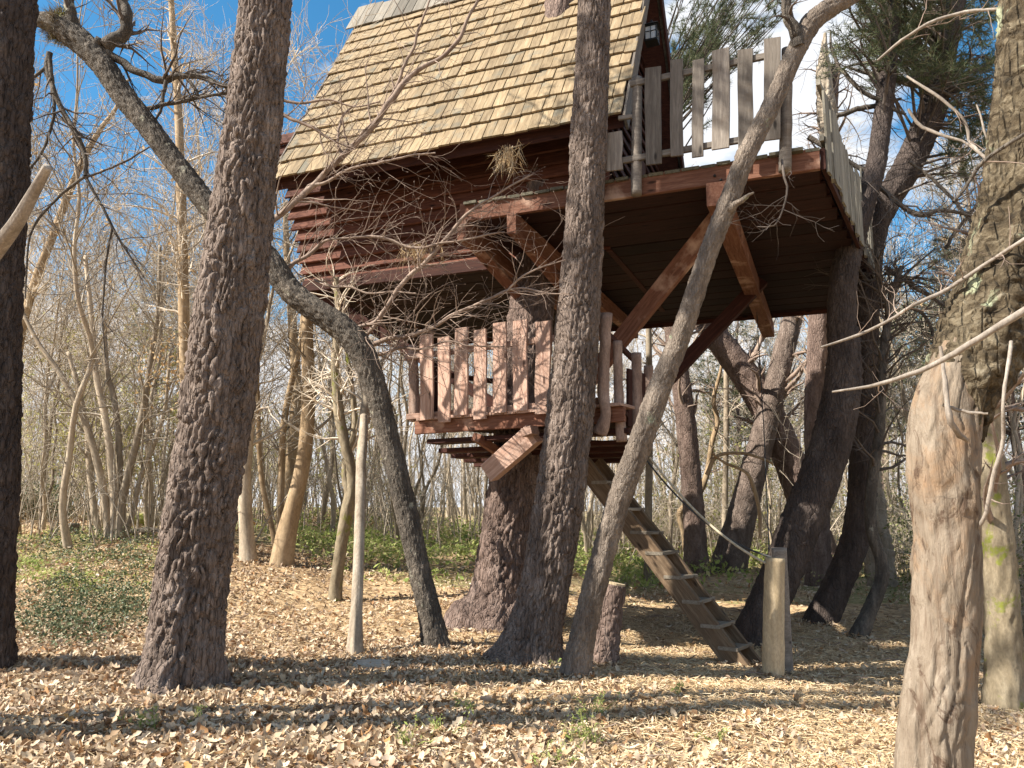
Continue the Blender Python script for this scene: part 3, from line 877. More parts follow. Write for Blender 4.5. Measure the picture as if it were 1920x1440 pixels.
# ladder ------------------------------------------------------------------
lb = base_at(1392, 1252)
ladder = thing("ladder", lb, "worn wooden plank ladder leaning from the ground up to the lower deck", "ladder")
ltop = at(1092, 868, 10.2)
run = nrm(lb - ltop); side = nrm(np.cross(run, UP)); side = side if side[0] > 0 else -side
hint = nrm(np.cross(run, side))
pn0, pn1 = ltop, lb - UP * 0.04 + run * 0.05
board("stringer", pn0, pn1, 0.075, 0.24, hint, M_LADDER, ladder, 0.03, 0.004, 6)
board("stringer", pn0 + side * 0.32, pn1 + side * 0.32, 0.06, 0.25, hint, M_LADDER, ladder, 0.03, 0.004, 6)
tot = np.linalg.norm(pn1 - pn0)
fr = nrm(np.cross(side, UP)); fr = fr if fr[1] < 0 else -fr
for u, v in ((1200, 1000), (1238, 1038), (1284, 1083), (1324, 1127), (1370, 1174), (1404, 1216), (1120, 905), (1160, 955)):
    # the point on the run whose picture height is v
    best = min(np.linspace(0, 1, 400), key=lambda f: abs(proj(pn0 + (pn1 - pn0) * f + UP * 0.06)[1] - v))
    c = pn0 + (pn1 - pn0) * best + UP * 0.06
    board("tread", c - side * 0.05 + UP * rng.normal(0, .006), c + side * 0.42 + UP * rng.normal(0, .006), 0.22, 0.04, UP, M_TREAD, ladder, 0.04)

# posts and rope ------------------------------------------------------------
pb = base_at(1448, 1272)
post = thing("wooden_post", pb, "pale split log post with a rope tied on, in front of the ladder foot", "post", "posts at the foot of the ladder")
dtop = at(1453, 1046, pb[1])
log("post", [pb - UP * 0.2, pb + (dtop - pb) * 0.5, dtop], [0.115, 0.108, 0.102], M_POST, post, 0.035, S=20, seed=12)
pb2 = pb + np.array([0.09, 0.45, 0])
p2t = at(1460, 1027, pb2[1])
post2 = thing("wooden_post", pb2, "darker post standing just behind the pale split log post", "post", "posts at the foot of the ladder")
log("post", [np.array([p2t[0], p2t[1], -0.2]), p2t], [0.09, 0.085], M_GREYWOOD, post2, 0.03, S=18, seed=13)
r0 = at(1219, 858, 9.3); r1 = at(1436, 1056, pb[1] - 0.02)
def rope(name, a, b, sag, r, mat, label):
    t = np.linspace(0, 1, 30)[:, None]
    P = a + (b - a) * t; P[:, 2] -= sag * 4 * (t * (1 - t))[:, 0]
    V, Q = tubes(P[None], np.full((1, 30), r), 8)
    o = wmesh(name, V, Q, None, mat)
    tag(o, label, "rope", "handrail ropes of the ladder")
rope("handrail_rope", r0, r1, 0.14, 0.014, M_ROPE, "thick pale handrail rope sagging from the lower deck to the split log post")
rope("handrail_rope", r0 + np.array([.02, .4, 0]), p2t - UP * 0.12, 0.22, 0.011, M_CABLE, "dark thinner rope hanging just below the pale handrail rope")
P = np.stack([at(1419, 585, 12.6), at(1432, 800, 10.8), at(1442, 1030, 8.4)])[None]
V, Q = tubes(P, np.full((1, 3), 0.007), 6)
tag(wmesh("cable", V, Q, None, M_CABLE), "thin dark cable dropping from the deck to the darker post", "cable")

# lantern -------------------------------------------------------------------
LP = at(1222, 66, 10.75)
lan = thing("wall_lantern", LP, "black square lantern with pale panes under the gable beside the roof edge", "lantern")
def bx(c, sx, sy, sz): return c, sx, sy, sz
lx, ly = HA, HB
def lbox(mb_, o, a, b, c):
    o = LP + lx * o[0] + ly * o[1] + UP * o[2]
    V_ = np.array([o + lx * (i * a / 2) + ly * (j * b / 2) + UP * (k_ * c / 2) for k_ in (-1, 1) for i, j in ((-1, -1), (1, -1), (1, 1), (-1, 1))])
    mb_.add(V_, [(0, 3, 2, 1), (4, 5, 6, 7), (0, 1, 5, 4), (1, 2, 6, 5), (2, 3, 7, 6), (3, 0, 4, 7)])
mb = MB()
hw, hh = 0.085, 0.11
for i in (-1, 1):
    for j in (-1, 1): lbox(mb, (i * hw, j * hw, 0), 0.018, 0.018, 2 * hh)
for k_ in (-1, 1):
    for i in (-1, 1):
        lbox(mb, (i * hw, 0, k_ * hh), 0.02, 2 * hw, 0.018); lbox(mb, (0, i * hw, k_ * hh), 2 * hw, 0.02, 0.018)
for i in (-1, 1):
    lbox(mb, (i * hw, 0, 0.02), 0.012, 2 * hw, 0.009); lbox(mb, (0, i * hw, 0.02), 2 * hw, 0.012, 0.009)
    lbox(mb, (i * hw, 0, 0), 0.012, 0.009, 2 * hh); lbox(mb, (0, i * hw, 0), 0.009, 0.012, 2 * hh)
lbox(mb, (0, 0, -hh - 0.01), 0.19, 0.19, 0.016)
lbox(mb, (-0.10, 0.10, hh + 0.05), 0.22, 0.03, 0.03); lbox(mb, (-0.20, 0.10, 0.06), 0.025, 0.10, 0.26)
wmesh("frame", *mb.out(), M_BLACK, lan, smooth=False)
mb = MB()
a_ = 0.125
V_ = np.array([LP + lx * i * a_ + ly * j * a_ + UP * (hh + 0.012) for i, j in ((-1, -1), (1, -1), (1, 1), (-1, 1))] + [LP + lx * i * 0.03 + ly * j * 0.03 + UP * (hh + 0.085) for i, j in ((-1, -1), (1, -1), (1, 1), (-1, 1))])
mb.add(V_, [(0, 3, 2, 1), (4, 5, 6, 7), (0, 1, 5, 4), (1, 2, 6, 5), (2, 3, 7, 6), (3, 0, 4, 7)])
lbox(mb, (0, 0, hh + 0.105), 0.03, 0.03, 0.05)
wmesh("lantern_cap", *mb.out(), M_BLACK, lan, smooth=False)
for i, j in ((-1, 0), (1, 0), (0, -1), (0, 1)):
    mb = MB(); lbox(mb, (i * (hw - 0.004), j * (hw - 0.004), 0), 0.003 if i else 2 * hw - 0.02, 0.003 if j else 2 * hw - 0.02, 2 * hh - 0.02)
    wmesh("pane", *mb.out(), M_GLASS, lan, smooth=False)

# ------------------------------------------------------------------ trees
def stem_from_pixels(pts, Y0=None, bury=0.3, top=None, top_dir=None, top_r=0.65):
    """pts: (u, v, width in px[, change of distance in m]); the first is the foot on the ground unless Y0 is given"""
    b = base_at(pts[0][0], pts[0][1]) if Y0 is None else at(pts[0][0], pts[0][1], Y0)
    P, r = [], []
    for q in pts:
        p = at(q[0], q[1], b[1] + (q[3] if len(q) > 3 else 0))
        P.append(p); r.append(q[2] * depth(p) / FPX / 2)
    P, r = np.array(P), np.array(r)
    if bury:
        d = nrm(P[0] - P[1]); d = nrm(d + np.array([0, 0, -0.7]))
        P = np.vstack([P[0] + d * bury, P]); r = np.concatenate([[r[0] * 1.12], r])
    if top and top > P[-1, 2]:
        d = nrm(P[-1] - P[-2])
        dv = nrm(np.array(top_dir)) if top_dir is not None else d
        n = 3
        h = (top - P[-1, 2]) / n
        for k in range(1, n + 1):
            d = nrm(d * (1 - k / n * 0.6) + dv * k / n * 0.6)
            P = np.vstack([P, P[-1] + d * h / max(d[2], 0.3)]); r = np.append(r, r[-1] * (top_r ** (1 / n)))
    return P, r

def resample(P, r, step, zcut=None):
    ln = np.linalg.norm(np.diff(P, axis=0), axis=1).sum()
    n = max(8, int(ln / step))
    m = max(200, min(n * 3, 2000))
    c = spline(P, m)
    rr = spline(np.column_stack([r, r, r]), m)[:, 0]
    s = np.concatenate([[0], np.cumsum(np.linalg.norm(np.diff(c, axis=0), axis=1))])
    t = np.linspace(0, s[-1], n)
    if zcut is not None and c[-1, 2] > zcut + 1:
        tc = float(s[np.argmax(c[:, 2] > zcut)])
        t = np.concatenate([np.arange(0, tc, step), np.arange(tc, s[-1], step * 5)])
    return np.column_stack([np.interp(t, s, c[:, k]) for k in range(3)]), np.interp(t, s, np.maximum(rr, 0.004)), t

def bark_tube(P, r, cell=(0.065, 0.16), amp=0.02, S=80, step=0.035, seed=0, lump=0.05, flare=0.0, flare_h=0.5, smooth_bark=False, foot=0.3, zcut=None, sharp=0.42):
    c, rr, t = resample(P, r, step, zcut)
    n = len(c)
    T = nrm(np.gradient(c, axis=0))
    ref = np.array([0, 1.0, 0])
    nn = nrm(ref - (T @ ref)[:, None] * T)
    bb = np.cross(T, nn)
    a = np.arange(S) * 2 * np.pi / S
    ca, sa = np.cos(a)[None, :], np.sin(a)[None, :]
    R = rr[:, None] * np.ones((1, S))
    rm = float(np.median(rr))
    px, py = ca * 1.6 + 3 + seed, sa * 1.6 + 7
    tt = t[:, None]
    R = R * (1 + lump * fbm(px, py, tt * 1.1, seed, 3))
    if flare:
        f = np.exp(-np.maximum(tt - foot, 0) / flare_h)
        R = R * (1 + flare * f * (0.4 + 0.9 * np.clip(vnoise(ca * 1.9 + seed, sa * 1.9, tt * 0.3, seed + 5) + 0.3, 0, 1.2)))
    if not smooth_bark:
        nc = max(5, int(round(2 * np.pi * rm / cell[0])))
        s0 = (a / (2 * np.pi) * nc)[None, :] + 0.0 * tt
        t0 = tt / cell[1] + 0.0 * s0
        wx = fbm(ca * rm * 7, sa * rm * 7, tt * 4.5, seed + 20, 3)
        wy = fbm(ca * rm * 9, sa * rm * 9, tt * 5, seed + 40, 2)
        s1, t1 = s0 + 0.75 * wx, t0 + 0.65 * wy
        fi, fj = np.floor(s1), np.floor(t1)
        F1 = np.full(s1.shape, 9.0); F2 = F1.copy(); ID = np.zeros(s1.shape)
        for di in (-1, 0, 1):
            for dj in (-1, 0, 1):
                ci, cj = fi + di, fj + dj
                cm = np.mod(ci, nc)
                jx = _hash(cm, cj, cm * 0, seed + 1); jy = _hash(cm, cj, cm * 0, seed + 2); hid = _hash(cm, cj, cm * 0, seed + 3)
                d = np.hypot(ci + 0.5 + (jx - 0.5) * 0.9 - s1, cj + 0.5 + (jy - 0.5) * 0.9 - t1)
                m = d < F1
                F2 = np.where(m, F1, np.minimum(F2, d)); ID = np.where(m, hid, ID); F1 = np.where(m, d, F1)
        e = np.clip((F2 - F1 - 0.03) / sharp, 0, 1) ** 0.75
        H = e * (0.55 + 0.6 * ID) - 0.5
        H = H + 0.30 * fbm(ca * rm * 26, sa * rm * 26, tt * 16, seed + 60, 3)
        R = R + amp * H * np.clip(rr[:, None] / rm, 0.4, 1.3)
    else:
        R = R * (1 + 0.025 * fbm(ca * 4 + seed, sa * 4, tt * 3, seed + 8, 3))
    V = c[:, None] + R[..., None] * (ca[..., None] * nn[:, None] + sa[..., None] * bb[:, None])
    k = np.arange(n - 1)[:, None] * S; s = np.arange(S)[None, :]; s2 = (s + 1) % S
    Q = np.stack([k + s, k + s2, k + S + s2, k + S + s], -1).reshape(-1, 4)
    V = np.vstack([V.reshape(-1, 3), c[0], c[-1] + T[-1] * rr[-1] * 0.1])
    e0 = (n - 1) * S
    Tn = np.array([(n * S + 1, e0 + q, e0 + (q + 1) % S) for q in range(S)])
    return V, Q, Tn, c, rr

def tuft(centers, dirs, n=22, L=(0.10, 0.17), w=0.006, spread=0.9):
    """needle clusters: thin triangles spraying out from each centre"""
    M = len(centers)
    c = np.repeat(centers, n, 0); d0 = np.repeat(dirs, n, 0)
    d = nrm(d0 + rng.normal(size=c.shape) * spread)
    ln = rng.uniform(L[0], L[1], len(c))[:, None]
    q = nrm(np.cross(d, rng.normal(size=c.shape)))
    c = c + d0 * rng.uniform(-0.06, 0.06, len(c))[:, None]
    V = np.stack([c - q * w / 2, c + q * w / 2, c + d * ln], 1).reshape(-1, 3)
    return V, np.arange(len(V)).reshape(-1, 3)

def leaves(centers, size, aspect=0.55, tilt=None, kind=0, nrm_up=0.0):
    """flat folded leaf blades at the centres; each its own island"""
    N = len(centers)
    L = rng.uniform(size[0], size[1], N)
    if kind == 2: st = [(0, 0.06), (0.12, 0.30), (0.26, 0.22), (0.42, 0.5), (0.56, 0.33), (0.75, 0.48), (0.9, 0.25), (1, 0.02)]
    elif kind == 1: st = [(0, 0.05), (0.3, 0.45), (0.65, 0.42), (1, 0.02)]
    else: st = [(0, 0.15), (0.5, 0.5), (1, 0.05)]
    st = np.array(st); K = len(st)
    x = (st[:, 0] - 0.5)[None, :] * L[:, None]
    wv = st[:, 1][None, :] * L[:, None] * aspect * 2 * rng.uniform(0.75, 1.2, N)[:, None]
    wv = wv * rng.uniform(0.8, 1.2, wv.shape)
    fold = rng.uniform(-0.25, 0.9, N)[:, None]; curl = rng.uniform(-0.6, 1.5, N)[:, None] / L[:, None]
    zc = curl * x * x
    loc = np.stack([np.stack([x, wv / 2, zc + fold * wv / 2], -1), np.stack([x, 0 * x, zc], -1), np.stack([x, -wv / 2, zc + fold * wv / 2], -1)], 2)  # N,K,3,3
    up = nrm(rng.normal(size=(N, 3)) + np.array([0, 0, nrm_up]))
    q = rng.normal(size=(N, 3)); q = nrm(q - (q * up).sum(-1, keepdims=True) * up); b = np.cross(up, q)
    B = np.stack([q, b, up], 1)       # rows
    V = np.einsum('nkrj,njd->nkrd', loc, B) + centers[:, None, None, :]
    base = np.arange(N)[:, None, None] * K * 3
    k = np.arange(K - 1)[None, :, None] * 3
    s = np.arange(2)[None, None, :]
    Q = np.stack([base + k + s, base + k + 3 + s, base + k + 4 + s, base + k + 1 + s], -1).reshape(-1, 4)
    return V.reshape(-1, 3), Q

def poly_from(pts, K=12):
    """pixel polyline (u, v, w, Y) -> one polyline with K points"""
    P = np.array([at(u, v, Yv) for u, v, w, Yv in pts]); r = np.array([w * depth(p) / FPX / 2 for w, p in zip([q[2] for q in pts], P)])
    c, rr, _ = resample(P, r, np.linalg.norm(np.diff(P, axis=0), axis=1).sum() / K / 1.0001)
    i = np.linspace(0, len(c) - 1, K)
    return np.column_stack([np.interp(i, np.arange(len(c)), c[:, k]) for k in range(3)]), np.interp(i, np.arange(len(c)), rr)

def add_tubes(mb_, P, R, S=3):
    V, Q = tubes(P, R, S); mb_.add(V, Q)

# pine crowns high above the frame -------------------------------------------------
def pine_crown(name, parent, tip, n_br=26, spread=2.6, h=4.0, n_tw=220, nd=16, mat=None):
    P0 = np.stack([np.linspace(0, 1, 6)[:, None] * np.array([0, 0, h]) + (tip - np.array([0, 0, h * 0.6]))])
    R0 = np.full((1, 6), 0.07)
    b, br = grow(P0, R0, n_br, 6, (spread * 0.6, spread), (50, 90), up=0.08, rs=0.55, tip=0.01, t0=0.1, wob=0.15)
    t, tr = grow(b, br, n_tw, 4, (0.35, 0.9), (20, 60), up=0.12, rs=0.5, tip=0.004, t0=0.35)
    mb_ = MB(); add_tubes(mb_, b, br, 5); add_tubes(mb_, t, tr, 3)
    tag(wmesh("branches", *mb_.out(), M_PINE_DARK, parent), kind="stuff")
    cs = np.concatenate([t[:, 2], t[:, 3], t[:, 1]]); ds = np.concatenate([nrm(t[:, 3] - t[:, 2])] * 3)
    V, T = tuft(cs, ds, nd, (0.12, 0.2), 0.012)
    tag(wmesh("needles", V, None, T, M_PINENEEDLE, parent, smooth=False), kind="stuff")

def near_pine(label, pts, mat, cell, amp, seed, top=13.0, crown=True, S=84, step=0.034, flare=0.18, flare_h=0.35, group=None, top_dir=(0.05, 0.0, 1), name="pine_tree", zcut=7.5):
    P, r = stem_from_pixels(pts, top=top, top_dir=top_dir)
    foot = P[1]
    o = thing(name, (foot[0], foot[1], float(ground_z(foot[0], foot[1]))), label, "tree", group)
    V, Q, T, c, rr = bark_tube(P, r, cell, amp, S, step, seed, flare=flare, flare_h=flare_h, zcut=zcut, sharp=0.3)
    wmesh("trunk", V, Q, T, mat, o)
    if crown: pine_crown("crown", o, c[-1])
    return o, c, rr

pine_b, c_b, r_b = near_pine("big pine with deeply plated bark in front of the shingle roof's left end",
    [(338, 1282, 150), (344, 1240, 134), (352, 1150, 126), (371, 1000, 125), (401, 800, 122), (428, 600, 120), (453, 400, 108), (478, 200, 97), (499, 0, 90)],
    M_PINE, (0.05, 0.36), 0.042, 1, S=150, step=0.020, flare=0.42, flare_h=0.2)
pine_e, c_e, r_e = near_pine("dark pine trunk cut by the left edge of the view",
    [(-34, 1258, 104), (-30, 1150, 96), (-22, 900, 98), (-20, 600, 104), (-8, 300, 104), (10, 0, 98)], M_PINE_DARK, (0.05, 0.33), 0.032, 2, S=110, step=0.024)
pine_c, c_c, r_c = near_pine("tall straight pine crossing in front of the decks, middle of the view",
    [(997, 1236, 118), (1003, 1190, 98, -.02), (1022, 1100, 90, -.05), (1053, 900, 88, -.1), (1076, 700, 82, -.15), (1090, 500, 73, -.2), (1102, 300, 67, -.25), (1111, 100, 61, -.3), (1114, 0, 59, -.3)],
    M_PINE, (0.042, 0.27), 0.028, 3, S=130, step=0.022, flare=0.4, flare_h=0.2)
# the pine that carries the house
HP = [(925, 1166, 128, 0), (938, 1120, 108, 0), (952, 1000, 98, 0), (968, 880, 93, 0), (985, 700, 88, 0), (1000, 550, 80, .25), (1018, 350, 72, .5), (1038, 150, 66, .8), (1055, 0, 60, 1.0)]
near_pine("thick reddish pine trunk rising through the lower deck and out of the roof", HP, M_PINE_RED, (0.055, 0.36), 0.040, 4, S=120, step=0.028, flare=0.45, flare_h=0.28)

# stump
P, r = stem_from_pixels([(1131, 1245, 56), (1136, 1200, 50), (1142, 1150, 47), (1152, 1096, 44)])
st_ = thing("tree_stump", P[1], "leaning knee high pinkish bark stump behind the slim diagonal tree", "stump")
V, Q, T, c, rr = bark_tube(P, r, (0.05, 0.1), 0.02, 72, 0.02, 6, flare=0.1)
wmesh("trunk", V, Q, T, M_PINE_RED, st_)
tn = nrm(c[-1] - c[-3]); e1 = nrm(np.cross(tn, [0, 1.0, 0.2])); e2 = np.cross(tn, e1)
an = np.arange(24) * 2 * np.pi / 24
rg = c[-1] + (np.cos(an)[:, None] * e1 + np.sin(an)[:, None] * e2) * (rr[-1] * 0.9 * (1 + 0.05 * vnoise(np.cos(an) * 2, np.sin(an) * 2, 0, 3)))[:, None]
V = np.vstack([rg - tn * 0.01, rg + tn * 0.022, c[-1] + tn * 0.026])
wmesh("cut_face", V, [(k, (k + 1) % 24, 24 + (k + 1) % 24, 24 + k) for k in range(24)], [(24 + k, 24 + (k + 1) % 24, 48) for k in range(24)], M_POST, st_, smooth=False)

# slim diagonal tree in front of the deck
P, r = stem_from_pixels([(1078, 1272, 62), (1092, 1200, 52, 0), (1120, 1080, 48, -.05), (1160, 940, 48, -.1), (1205, 820, 49, -.2), (1240, 720, 46, -.25), (1283, 610, 42, -.3), (1330, 470, 40, -.4), (1370, 370, 39, -.45), (1400, 290, 39, -.5),
                         (1450, 190, 38, -.5), (1488, 105, 38, -.5), (1520, 45, 40, -.5), (1560, 12, 38, -.5), (1600, -8, 30, -.5)], top=8.5, top_dir=(0.4, 0.1, 1))
diag = thing("slim_tree", P[1], "slim bare tree leaning right across the upper deck pickets, forking near the top", "tree")
V, Q, T, c_d, r_d = bark_tube(P, r * 0.9, (0.035, 0.07), 0.013, 64, 0.028, 7, flare=0.12)
wmesh("trunk", V, Q, T, M_DIAG, diag)
def limb(name, parent, pts, mat, S=10, K=14, rough=0.06, seed=0):
    p, rr = poly_from(pts, K)
    pts3, r3 = p, rr
    ln = np.linalg.norm(np.diff(p, axis=0), axis=1).sum()
    n = max(K, int(ln / 0.04))
    i = np.linspace(0, K - 1, n)
    c = spline(p, n); r3 = np.interp(i, np.arange(K), rr)
    c = c + 0.35 * r3[:, None] * np.stack([fbm(i * 0.9, i * 0, seed + k, 3, 2) for k in range(3)], -1)
    V, Q = tubes(c[None], r3[None], S)
    V = V.reshape(n, S, 3)
    V = c[:, None] + (V - c[:, None]) * (1 + rough * fbm(V[..., 0] * 20, V[..., 1] * 20, V[..., 2] * 20, seed, 2))[..., None]
    wmesh(name, V.reshape(-1, 3), Q, None, mat, parent)
    return p, rr
d1 = limb("branch", diag, [(1498, 90, 26, 7.3), (1480, 30, 20, 7.3), (1466, -30, 16, 7.3), (1450, -120, 12, 7.3)], M_OAK)
d2 = limb("branch", diag, [(1366, 392, 18, 7.35), (1383, 380, 12, 7.3), (1396, 372, 9, 7.25), (1414, 361, 3, 7.2)], M_DIAG)
tw = [(1466, 300, 5, 7.4), (1470, 330, 5, 7.3), (1476, 360, 4, 7.3), (1455, 420, 3, 7.3), (1420, 425, 2, 7.3)]
p3, r3 = poly_from(tw, 12)
P1, R1 = grow(np.stack([d1[0][:12] if len(d1[0]) > 12 else d1[0], p3]), np.stack([d1[1][:12], r3]), 26, 6, (0.3, 0.9), (30, 80), 0.03, 0.5, 0.002, 0.1)
P2, R2 = grow(P1, R1, 90, 4, (0.1, 0.35), (25, 70), 0.02, 0.6, 0.0016, 0.2)
mb = MB(); add_tubes(mb, p3[None], r3[None], 5); add_tubes(mb, P1, R1, 4); add_tubes(mb, P2, R2, 3)
tag(wmesh("twigs", *mb.out(), M_TWIG_DARK, diag), kind="stuff")

# dark bent oak leaning left behind the big pine, its boughs spreading over the house
TY = base_at(816, 1215)[1]
OAK = [(818, 1216, 62), (806, 1150, 52), (788, 1075, 50), (762, 960, 49), (742, 875, 49), (718, 780, 50), (698, 712, 54), (672, 650, 60), (634, 610, 58), (590, 580, 54), (545, 545, 54), (505, 490, 54), (468, 450, 52), (430, 422, 52), (392, 386, 50), (352, 336, 48),
       (308, 278, 47), (268, 225, 48), (230, 178, 50), (195, 125, 52), (166, 92, 54), (140, 68, 56), (112, 50, 52), (78, 38, 36), (48, 34, 22)]
P, r = stem_from_pixels([q + (0.1 * i / 24,) for i, q in enumerate(OAK)]); r = r * 0.82
oak = thing("bent_oak_tree", P[1], "dark bent oak leaning far left behind the big pine, its long trunk bare", "tree")
V, Q, T, c_o, r_o = bark_tube(P, r, (0.032, 0.085), 0.016, 84, 0.022, 8, flare=0.3, flare_h=0.2, zcut=9)
wmesh("trunk", V, Q, T, M_OAK, oak)
# burr with twiggy moss at its top
rng2 = np.random.default_rng(4)
bc = at(112, 48, TY + 0.1)
bp = bc + nrm(rng.normal(size=(260, 3))) * np.array([0.17, 0.17, 0.2])[None] * rng.uniform(0.3, 1, (260, 1))
V, T = tuft(bp, nrm(bp - bc), 12, (0.05, 0.16), 0.007, 0.7)
tag(wmesh("moss_clump", V, None, T, M_MOSSBARK, oak, smooth=False), kind="stuff")
y0 = TY + 0.05
oak_limbs = [
    [(170, 88, 34, y0), (205, 78, 26, y0), (238, 56, 24, y0), (236, 25, 20, y0), (226, -10, 18, y0), (222, -60, 14, y0)],
    [(140, 55, 26, y0), (132, 20, 20, y0), (130, -40, 16, y0)],
    [(182, 82, 18, y0), (215, 106, 15, y0), (248, 128, 14, y0), (285, 142, 14, y0), (312, 152, 15, y0), (328, 142, 12, y0), (360, 141, 11, y0), (395, 151, 10, y0), (436, 166, 9, y0), (470, 176, 7, y0 + .1)],
    [(312, 152, 9, y0), (306, 175, 7, y0), (302, 205, 6, y0), (290, 228, 4, y0)],
    [(275, 205, 9, y0), (305, 196, 8, y0), (340, 190, 7, y0), (385, 180, 6, y0), (430, 173, 5, y0)],
    [(340, 190, 6, y0), (370, 178, 5, y0), (352, 148, 7, y0)],
    [(92, 100, 12, y0), (88, 118, 11, y0), (100, 165, 10, y0), (115, 205, 10, y0), (140, 245, 10, y0), (160, 290, 9, y0), (161, 330, 8, y0)],
    [(161, 330, 6, y0), (130, 352, 6, y0), (95, 385, 5, y0), (65, 420, 5, y0), (52, 470, 4, y0), (48, 560, 3, y0)],
    [(161, 335, 6, y0), (185, 375, 5, y0), (210, 425, 5, y0), (240, 475, 4, y0), (270, 520, 3, y0)],
    [(210, 428, 5, y0), (200, 480, 5, y0), (195, 540, 4, y0), (192, 600, 3, y0), (198, 680, 2, y0)],
    [(92, 105, 9, y0), (100, 180, 7, y0), (98, 230, 6, y0), (75, 290, 5, y0), (45, 330, 4, y0)],
    [(92, 120, 8, y0), (70, 140, 6, y0), (40, 155, 5, y0)],
    [(161, 332, 5, y0), (200, 318, 4, y0), (240, 300, 4, y0), (280, 275, 3, y0)],
]
PS, RS = [], []
for k, q in enumerate(oak_limbs):
    p, rr = limb("branch", oak, q, M_OAK if k < 12 else M_TWIG_DARK, 8, 12, seed=k)
    PS.append(p); RS.append(rr)
PS, RS = np.array(PS), np.array(RS)
P1, R1 = grow(PS, RS, 150, 6, (0.35, 1.2), (25, 75), 0.02, 0.45, 0.002, 0.15, 0.22)
P2, R2 = grow(P1, R1, 520, 4, (0.15, 0.5), (25, 65), 0.03, 0.6, 0.0018, 0.15, 0.25)
mb = MB(); add_tubes(mb, P1, R1, 4); add_tubes(mb, P2, R2, 3)
tag(wmesh("twigs", *mb.out(), M_TWIG_DARK, oak), kind="stuff")

# pale boughs of the same oak, spreading right in front of the roof and the walls
def z1(x, y): return 480 + x / 3, y / 3
def z3(x, y): return 480 + x / 3, 320 + y / 3
def zz(f, pts, Y0, Y1):
    n = len(pts)
    return [f(x, y) + (w, Y0 + (Y1 - Y0) * i / (n - 1)) for i, (x, y, w) in enumerate(pts)]
boughs = [
    zz(z1, [(30, 1290, 12), (130, 1220, 11), (230, 1120, 12), (330, 1040, 11), (430, 930, 11), (520, 850, 11), (620, 750, 11), (700, 660, 11), (750, 590, 11), (790, 510, 12), (850, 450, 10), (930, 380, 9), (1030, 330, 8), (1100, 270, 8), (1160, 190, 7), (1190, 110, 6), (1250, 0, 5), (1290, -120, 4)], 9.2, 8.7),
    zz(z1, [(780, 520, 8), (810, 440, 6), (840, 350, 6), (890, 270, 5), (905, 190, 5), (940, 100, 4), (985, -20, 3)], 8.95, 8.8),
    zz(z1, [(480, 870, 6), (460, 800, 5), (470, 710, 5), (500, 640, 4), (560, 590, 3)], 9.1, 9.2),
    zz(z1, [(330, 1040, 7), (400, 1020, 6), (500, 960, 6), (600, 930, 5), (700, 915, 5), (800, 890, 4), (900, 870, 4), (1010, 860, 3)], 9.1, 8.7),
    zz(z3, [(140, 575, 10), (230, 510, 8), (310, 470, 7), (370, 410, 7), (380, 390, 5), (520, 380, 4), (640, 370, 6), (750, 390, 6), (850, 425, 6), (950, 435, 5), (1050, 405, 5), (1150, 395, 4), (1280, 365, 4), (1400, 345, 3)], 9.25, 8.6),
    zz(z3, [(300, 820, 9), (370, 850, 8), (430, 890, 8), (520, 880, 7), (620, 870, 7), (700, 830, 8), (740, 760, 8), (800, 670, 9), (850, 600, 9), (930, 540, 8), (1000, 460, 8), (1060, 400, 7), (1130, 310, 7), (1190, 240, 6), (1260, 190, 5), (1350, 140, 4), (1460, 70, 4), (1560, 20, 3)], 9.3, 8.5),
    zz(z3, [(580, 960, 8), (640, 905, 7), (700, 830, 7), (740, 770, 6)], 9.35, 9.1),
    zz(z3, [(600, 1000, 12), (680, 970, 10), (760, 945, 9), (850, 935, 9), (950, 900, 8), (1050, 850, 7), (1130, 800, 7), (1230, 760, 6), (1330, 710, 6), (1420, 670, 5), (1520, 660, 4), (1640, 690, 3), (1760, 690, 2)], 9.4, 8.3),
    zz(z3, [(1420, 670, 5), (1480, 610, 4), (1560, 560, 4), (1650, 530, 3), (1740, 500, 2)], 8.5, 8.3),
    zz(z3, [(640, 1050, 9), (720, 1025, 7), (810, 1000, 6), (950, 1000, 4), (1080, 960, 4), (1200, 985, 3), (1400, 990, 2)], 9.4, 8.8),
    zz(z3, [(330, 620, 5), (420, 650, 5), (530, 655, 4), (640, 690, 4), (760, 680, 3), (900, 690, 3)], 9.3, 8.9),
    zz(z1, [(140, 640, 8), (220, 680, 7), (320, 720, 6), (430, 790, 4), (560, 840, 3)], 9.1, 9.0),
    zz(z1, [(130, 560, 6), (260, 580, 5), (400, 560, 4), (560, 600, 3), (700, 570, 3)], 9.1, 9.0),
]
PS, RS = [], []
for k, q in enumerate(boughs):
    p, rr = limb("bough", oak, q, M_TWIG, 8, 16, seed=50 + k)
    PS.append(p); RS.append(rr)
PS, RS = np.array(PS), np.array(RS)
low = np.array([0, 1, 2, 3, 4, 5, 6, 7, 8, 9, 10, 11, 12])
P1, R1 = grow(PS, RS, 230, 7, (0.5, 1.4), (25, 75), 0.02, 0.42, 0.0018, 0.05, 0.20, bias=(0.05, -0.01, 0))
P1b, R1b = grow(PS[[3, 4, 5, 7, 9, 10]], RS[[3, 4, 5, 7, 9, 10]], 60, 7, (0.5, 1.2), (25, 75), 0.03, 0.42, 0.0018, 0.1, 0.2, bias=(0.06, -0.01, 0))
P1 = np.concatenate([P1, P1b]); R1 = np.concatenate([R1, R1b])
P2, R2 = grow(P1, R1, 900, 4, (0.10, 0.45), (30, 75), 0.05, 0.6, 0.0017, 0.1, 0.25, bias=(0.02, 0, 0.01), rmin=0.0024)
mb = MB(); add_tubes(mb, P1, R1 * 0.85, 4); add_tubes(mb, P2, R2 * 0.8, 3)
